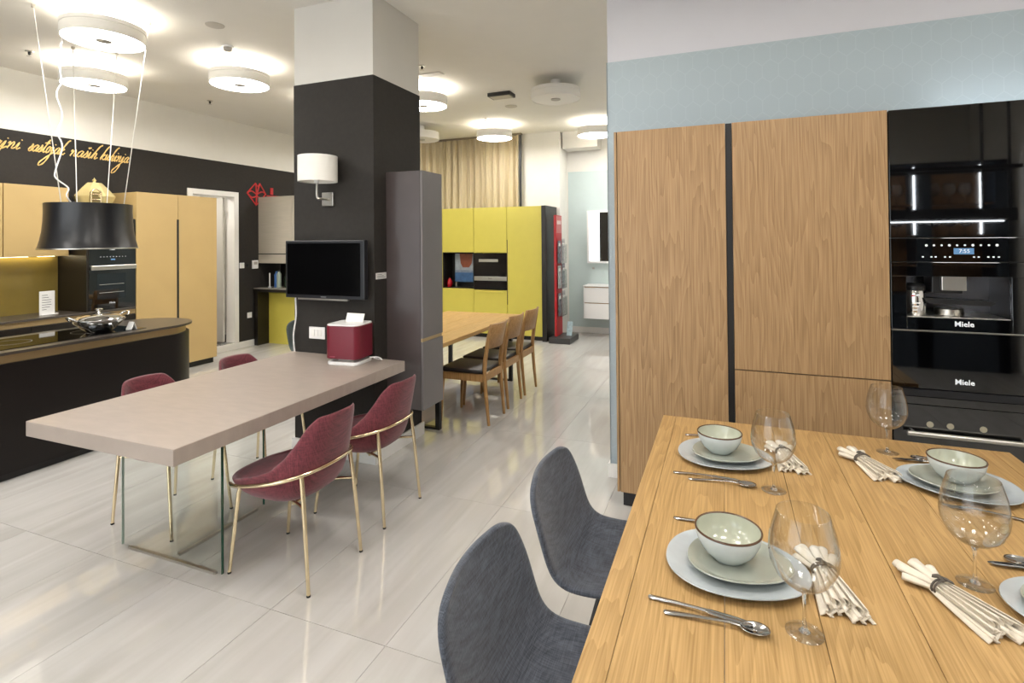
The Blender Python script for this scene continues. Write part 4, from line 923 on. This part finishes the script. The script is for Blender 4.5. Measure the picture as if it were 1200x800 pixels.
t = thing('tall_cabinet', 'tall oak cupboard on the far side of the black appliances', 'cabinet', (1.7, 3.45, 0))
box('carcass', (1.389, 2.0), (YO+.022, 3.66), (.10, 2.26), DARK, t, b=0); box('door', (1.39, 2.0), (YO, YO+.021), (.10, 2.266), OAKZ, t, b=.0015); box('plinth', (1.389, 2.0), (YO+.05, 3.66), (.0005, .10), BLACK, t, b=0)

t = thing('cabinet_top_light', 'light strip lying on top of the black appliances', 'light strip', (1.5, 3.5, 2.27))
box('channel', (1.08, 1.95), (3.50, 3.54), (2.267, 2.275), STEEL, t)
box('diffuser', (1.08, 1.95), (3.505, 3.535), (2.275, 2.280), mat('strip_white', (.9, .96, 1, 1), .5, var=0, emit=7), t, b=0)
# ================================================================== OAK DINING TABLE AND SETTINGS
TZ = .76
dt = thing('dining_table', 'large oak plank dining table laid with place settings', 'table', (.38, 1.7, 0))
px = [-.287, -.225, -.01, .19, .39, .60, .82, .98, 1.042]
for a, b in zip(px, px[1:]): box('plank', (a+.0006, b-.0006), (.72, 2.71), (TZ-.04, TZ), OAKY, dt, b=.0012)
boxes('apron', [((-.18, .94), (.84, .87), (TZ-.12, TZ-.041)), ((-.18, .94), (2.56, 2.59), (TZ-.12, TZ-.041)), ((-.18, -.15), (.87, 2.56), (TZ-.12, TZ-.041)), ((.91, .94), (.87, 2.56), (TZ-.12, TZ-.041))], OAKX, dt)
for x in (-.15, .91):
    for y in (.87, 2.56): box('leg', (x-.035, x+.035), (y-.035, y+.035), (.0005, TZ-.041), OAKC, dt, b=.003)

def blob(R0, a2=.05, a3=.05, ph=.4, n=56, sx=1.1):
    return [(sx*R0*(1+a3*math.cos(3*t+ph))*math.cos(t), R0*(1+a2*math.cos(2*t)+a3*math.cos(3*t+ph))*math.sin(t)) for t in (2*math.pi*i/n for i in range(n))]
def dish(name, outline, prof, m, parent):
    """prof: (scale of outline, z) from centre underneath to rim to centre on top"""
    rows = [[(x*k, y*k, z) for x, y in outline] for k, z in prof]
    bm = bmesh.new(); V = [[bm.verts.new(p) for p in r] for r in rows]; n = len(outline)
    for a, b in zip(V, V[1:]):
        for i in range(n): bm.faces.new((a[i], a[(i+1) % n], b[(i+1) % n], b[i]))
    bm.faces.new(V[0][::-1]); bm.faces.new(V[-1])
    return autosmooth(from_bm(bm, name, m, parent), 55)
BIG = [(.3, .0), (.68, .0), (.75, .004), (.96, .016), (1.0, .019), (.995, .0215), (.96, .0205), (.75, .011), (.70, .009), (.3, .009)]
def big_plate():
    t = thing('dinner_plate', 'x', 'plate', (0, 0, 0), 'large pale blue plates')
    dish('plate_body', blob(.153, .02, .035, .3, sx=1.13), BIG, PALEBLUE, t); return t
def small_plate():
    t = thing('side_plate', 'x', 'plate', (0, 0, 0), 'celadon plates on the large plates')
    dish('plate_body', blob(.113, .02, .04, 1.2, sx=1.12), [(.3, 0), (.70, 0), (.78, .004), (.97, .017), (1.0, .020), (.99, .0225), (.95, .021), (.76, .010), (.70, .008), (.3, .008)], CELADON, t); return t
def bowl():
    t = thing('soup_bowl', 'x', 'bowl', (0, 0, 0), 'pale glazed bowls on the plates')
    b_ = lathe('bowl_body', [(0, .004), (.034, .004), (.038, 0), (.042, 0), (.046, .006), (.066, .024), (.079, .050), (.0835, .0735), (.0815, .0755)], BOWLG, t, (0, 0, 0), 48, 60)
    lathe('bowl_inside', [(.0795, .0745), (.076, .052), (.063, .028), (.045, .014), (0, .010)], BOWLI, t, (0, 0, 0), 48, 60)
    lathe('rim', [(.0838, .0725), (.0842, .075), (.0828, .0772), (.0805, .0770), (.0792, .0745)], RIMB, t, (0, 0, 0), 48, 60)
    return t
def wine_glass():
    t = thing('wine_glass', 'x', 'glass', (0, 0, 0), 'balloon wine glasses')
    prof = [(.0565, .126), (.0675, .152), (.0705, .172), (.069, .198), (.064, .224), (.0555, .252), (.053, .261), (.0523, .2615)]
    lathe('bowl', [(0, .094), (.014, .096), (.033, .104), (.047, .115)] + prof + [(.0630, .223), (.068, .198), (.0695, .172), (.0665, .152), (.0555, .127), (.046, .1162), (.032, .1055), (0, .0975)], GLASS, t, (0, 0, 0), 48, 60)
    lathe('stem', [(.0, .002), (.012, .004), (.006, .010), (.0038, .022), (.0034, .06), (.0038, .082), (.008, .0925), (0, .0935)], CRYSTAL, t, (0, 0, 0), 20, 60)
    lathe('foot', [(0, .0004), (.038, .0004), (.0385, .0012), (.038, .002), (.02, .0035), (.009, .0065), (0, .0066)], GLASS, t, (0, 0, 0), 44, 60)
    return t
def sweep_flat(name, sta, m, parent):
    """sta: list of (x, half width, z, half thickness)"""
    bm = bmesh.new(); rings = []
    for x, hw, z, ht in sta:
        rings.append([bm.verts.new((x, hw*math.cos(2*math.pi*k/12), z + ht*math.sin(2*math.pi*k/12))) for k in range(12)])
    for a, b in zip(rings, rings[1:]):
        for k in range(12): bm.faces.new((a[k], a[(k+1) % 12], b[(k+1) % 12], b[k]))
    bm.faces.new(rings[0][::-1]); bm.faces.new(rings[-1]); return autosmooth(from_bm(bm, name, m, parent), 60)
CUT = mat('cutlery_steel', 'b9b8b6', .14, 1, var=.03)
HAND = [(-.11, .0045, .003, .0022), (-.107, .0075, .003, .0027), (-.09, .008, .004, .0027), (-.05, .006, .007, .0025), (0, .0042, .009, .0026)]
def knife():
    t = thing('table_knife', 'x', 'knife', (0, 0, 0), 'table knives'); sweep_flat('handle', HAND + [(.02, .0055, .009, .0028)], CUT, t)
    sweep_flat('blade', [(.019, .005, .009, .002), (.03, .009, .009, .001), (.08, .0105, .008, .0009), (.105, .009, .0075, .0008), (.12, .003, .007, .0007)], CUT, t); return t
def spoon():
    t = thing('table_spoon', 'x', 'spoon', (0, 0, 0), 'table spoons'); sweep_flat('handle', HAND + [(.03, .0035, .0105, .0025), (.052, .005, .009, .002)], CUT, t)
    rows = []
    for i in range(9):
        r = i/8; rows.append([(.081 + .032*r*math.cos(2*math.pi*k/28), .0215*r*math.sin(2*math.pi*k/28)*(1+.1*math.cos(2*math.pi*k/28)), .0015 + .0085*r*r) for k in range(28)])
    grid_mesh('bowl', rows[1:], CUT, t, closed_u=True, thick=.0012)
    return t
def fork():
    t = thing('table_fork', 'x', 'fork', (0, 0, 0), 'table forks'); sweep_flat('handle', HAND + [(.03, .0035, .0105, .0025), (.045, .006, .010, .0018), (.06, .011, .0075, .0014), (.068, .0115, .006, .0012)], CUT, t)
    for k in range(4): tube('tine', [(.066, -.0085+.0057*k, .006), (.085, -.0085+.0057*k, .004), (.112, -.0085+.0057*k, .0075)], [.0019, .0017, .0008], CUT, t, 6)
    return t
def napkin():
    """bundle along x, ring at x = .055; slim rolls fan out beyond it, pleats spread before it"""
    t = thing('linen_napkin', 'x', 'napkin', (0, 0, 0), 'cream napkins in rings')
    rnd = random.Random(3); RXN = .055
    for k, (an, ln, z0) in enumerate(((-30, .085, .010), (-15, .105, .012), (-3, .085, .022), (9, .11, .010), (20, .09, .018), (36, .075, .010))):
        bm = bmesh.new(); rings = []; r = rnd.uniform(.0085, .0115)
        for i in range(9):
            s_ = i/8; d = -.02 + (ln+.02)*s_; rad = r*(.6+.5*min(1, max(0, d)/.05)); c = Vector((RXN + d*math.cos(R(an)), d*math.sin(R(an)) + .002*k-.005, z0 + .004*s_)); sd = Vector((-math.sin(R(an)), math.cos(R(an)), 0))
            ring = []
            for q in range(26):      # spiral section, open at the end like a rolled cloth
                th = 2*math.pi*(1.55*q/25); rq = rad*(1-.42*q/25); p = c + sd*(rq*math.cos(th)*1.15) + Vector((0, 0, rq*math.sin(th)*.85)); p.z = max(p.z, .001); ring.append(bm.verts.new(p))
            rings.append(ring)
        for a, b in zip(rings, rings[1:]):
            for q in range(25): bm.faces.new((a[q], a[q+1], b[q+1], b[q]))
        o = from_bm(bm, 'cloth_roll', LINEN, t, True); m_ = o.modifiers.new('thickness', 'SOLIDIFY'); m_.thickness = .0022; m_.offset = 0
    for lay, (zz, wid, ln, amp, npl) in enumerate(((.010, .052, .155, .0085, 5), (.024, .040, .140, .0095, 4))):
        rows = []
        for i in range(15):
            s_ = i/14; x = RXN + .012 - (ln+.012)*s_; sp = .42 + .58*s_**.8; row = []
            for q in range(61):
                u = -1 + q/30; wob = .006*math.sin(7*u+3*lay)*s_
                y = wid*u*sp + .0065*math.sin(2*math.pi*npl*u + 1.1)*sp; z = zz*(.75+.25*sp) + amp*(.7+.5*s_)*math.sin(math.pi*npl*u*1.0 + lay + .4*s_) - .006*s_*u*u
                row.append((x + wob + .010*math.sin(3.1*u+lay)*s_, y, max(.0015 + .004*lay, z)))
            rows.append(row)
        grid_mesh('pleated_cloth', rows, LINEN, t, thick=.0024)
    for dx in (-.004, .003): tube('ring_cord', [(RXN+dx, .028*math.cos(R(12*k)), .019 + .0175*math.sin(R(12*k))) for k in range(30)], .0026, TWINE, t, 6, closed=True)
    tube('ring_knot', smooth_path([(RXN-.015, -.01, .037), (RXN, 0, .041), (RXN+.015, .012, .037), (RXN+.005, .004, .043), (RXN-.01, .008, .038)], 4), .0033, TWINE, t, 6)
    return t
P = {}
for k, f in (('big', big_plate), ('small', small_plate), ('bowl', bowl), ('glass', wine_glass), ('knife', knife), ('spoon', spoon), ('fork', fork), ('napkin', napkin)): P[k] = [f(), False]
def put(kind, x, y, z, rot, label):
    o, used = P[kind]
    if used: return dup(o, (x, y, z), rot, label)
    P[kind][1] = True; o.location = (x, y, z); o.rotation_euler = (0, 0, rot); o['label'] = label; return o
LEFT_FAR, LEFT_NEAR, RIGHT_FAR, RIGHT_NEAR = 'at the slate-chair side beside the oak cupboards', 'at the slate-chair side away from the cupboards', 'at the appliance side beside the black ovens', 'at the appliance side away from the ovens'
settings = [  # plate centre, facing, glass, napkin (x, y, rot), knife, spoon, fork
    (LEFT_FAR, (-.015, 2.255), 0, (.146, 2.03), (.215, 2.30, R(100)), (-.075, 2.055, R(-1)), (-.02, 2.025, R(4)), (-.06, 2.47, R(2))),
    (LEFT_NEAR, (.012, 1.51), 0, (.152, 1.325), (.233, 1.50, R(100)), (-.07, 1.312, R(-6)), (-.03, 1.285, R(2)), (-.045, 1.715, R(-4))),
    (RIGHT_FAR, (.735, 2.27), math.pi, (.594, 2.544), (.497, 2.335, R(112)), (.71, 2.47, R(182)), (.77, 2.50, R(181)), (.74, 2.085, R(172))),
    (RIGHT_NEAR, (.768, 1.575), math.pi, (.566, 1.66), (.505, 1.535, R(122)), (.75, 1.775, R(183)), (.79, 1.805, R(181)), (.77, 1.37, R(176)))]
for lab, (cx, cy), rot, g, nk, kn, sp, fk in settings:
    put('big', cx, cy, TZ+.0006, rot, 'large pale blue plate ' + lab)
    put('small', cx + (.01 if rot == 0 else -.01), cy+.004, TZ+.0106, rot+.2, 'celadon plate on the large plate ' + lab)
    put('bowl', cx + (-.012 if rot == 0 else .0), cy+.022, TZ+.0198, rot, 'pale bowl with brown rim on plates ' + lab)
    put('glass', g[0], g[1], TZ+.0003, 0, 'balloon wine glass ' + lab)
    put('napkin', nk[0], nk[1], TZ+.0005, nk[2], 'cream linen napkin tied with grey cord ' + lab)
    put('knife', *kn[:2], TZ+.0004, kn[2], 'steel table knife ' + lab); put('spoon', *sp[:2], TZ+.0004, sp[2], 'steel spoon ' + lab); put('fork', *fk[:2], TZ+.0004, fk[2], 'steel fork ' + lab)

# ================================================================== BEHIND THE VIEWPOINT (seen mirrored in the black glass)
pb = thing('pendant_rack', 'long black hanging rack lamp with light strip reflected in the black glass', 'pendant lamp', (1.7, .6, 1.745))
box('lamp_bar', (1.0, 2.325), (.54, .66), (1.752, 1.86), BLACK, pb)
box('light_strip', (1.05, 2.25), (.585, .615), (1.745, 1.752), LED, pb, b=0)
for z in (2.20,): boxes('upper_frame', [((1.0, 2.30), (.50, .53), (z-.015, z+.015)), ((1.0, 2.30), (.80, .83), (z-.015, z+.015)), ((2.27, 2.30), (.53, .80), (z-.015, z+.015))], BLACK, pb)
for x in (1.1, 2.11, 2.30): tube('hanger', [(x, .6, 1.86), (x, .6, ZC-.001)], .012, BLACK, pb, 8)
dc = thing('display_cabinet', 'dark open display cabinet with lit shelves of stemmed glasses facing the appliances', 'cabinet', (2.4, -1.6, 0))
boxes('carcass', [((1.5, 3.1), (-1.92, -1.90), (0.0005, 2.52)), ((1.5, 1.53), (-1.90, -1.5), (0.0005, 2.52)), ((2.2, 2.36), (-1.90, -1.5), (0.0005, 2.52)), ((2.98, 3.1), (-1.90, -1.5), (0.0005, 2.52)), ((1.5, 3.1), (-1.90, -1.5), (2.49, 2.52)), ((1.5, 3.1), (-1.90, -1.5), (0.0005, .9))], mat('blue_grey_cabinet', '2f3a45', .4), dc)
box('oak_back', (1.53, 2.98), (-1.899, -1.885), (.9, 2.49), OAKD, dc, b=0)
for z in (1.25, 1.62, 2.0): boxes('shelf', [((1.53, 2.2), (-1.884, -1.52), (z, z+.015)), ((2.36, 2.98), (-1.884, -1.52), (z, z+.015))], mat('shelf_oak', '7a5632', .4), dc)
for x in (2.19, 2.85): box('led_strip', (x-.006, x+.006), (-1.53, -1.515), (1.64, 2.47), LED, dc, b=0)
k_ = 0
for z in (1.6355, 2.0155):
    for x in (1.65, 1.85, 2.05, 2.44, 2.60, 2.76):
        o = dup(P['glass'][0], (x, -1.7, z), 0, 'stemmed glass on the %s lit shelf of the display cabinet' % ('upper' if z > 2 else 'lower'), 'stemmed glasses in the display cabinet')
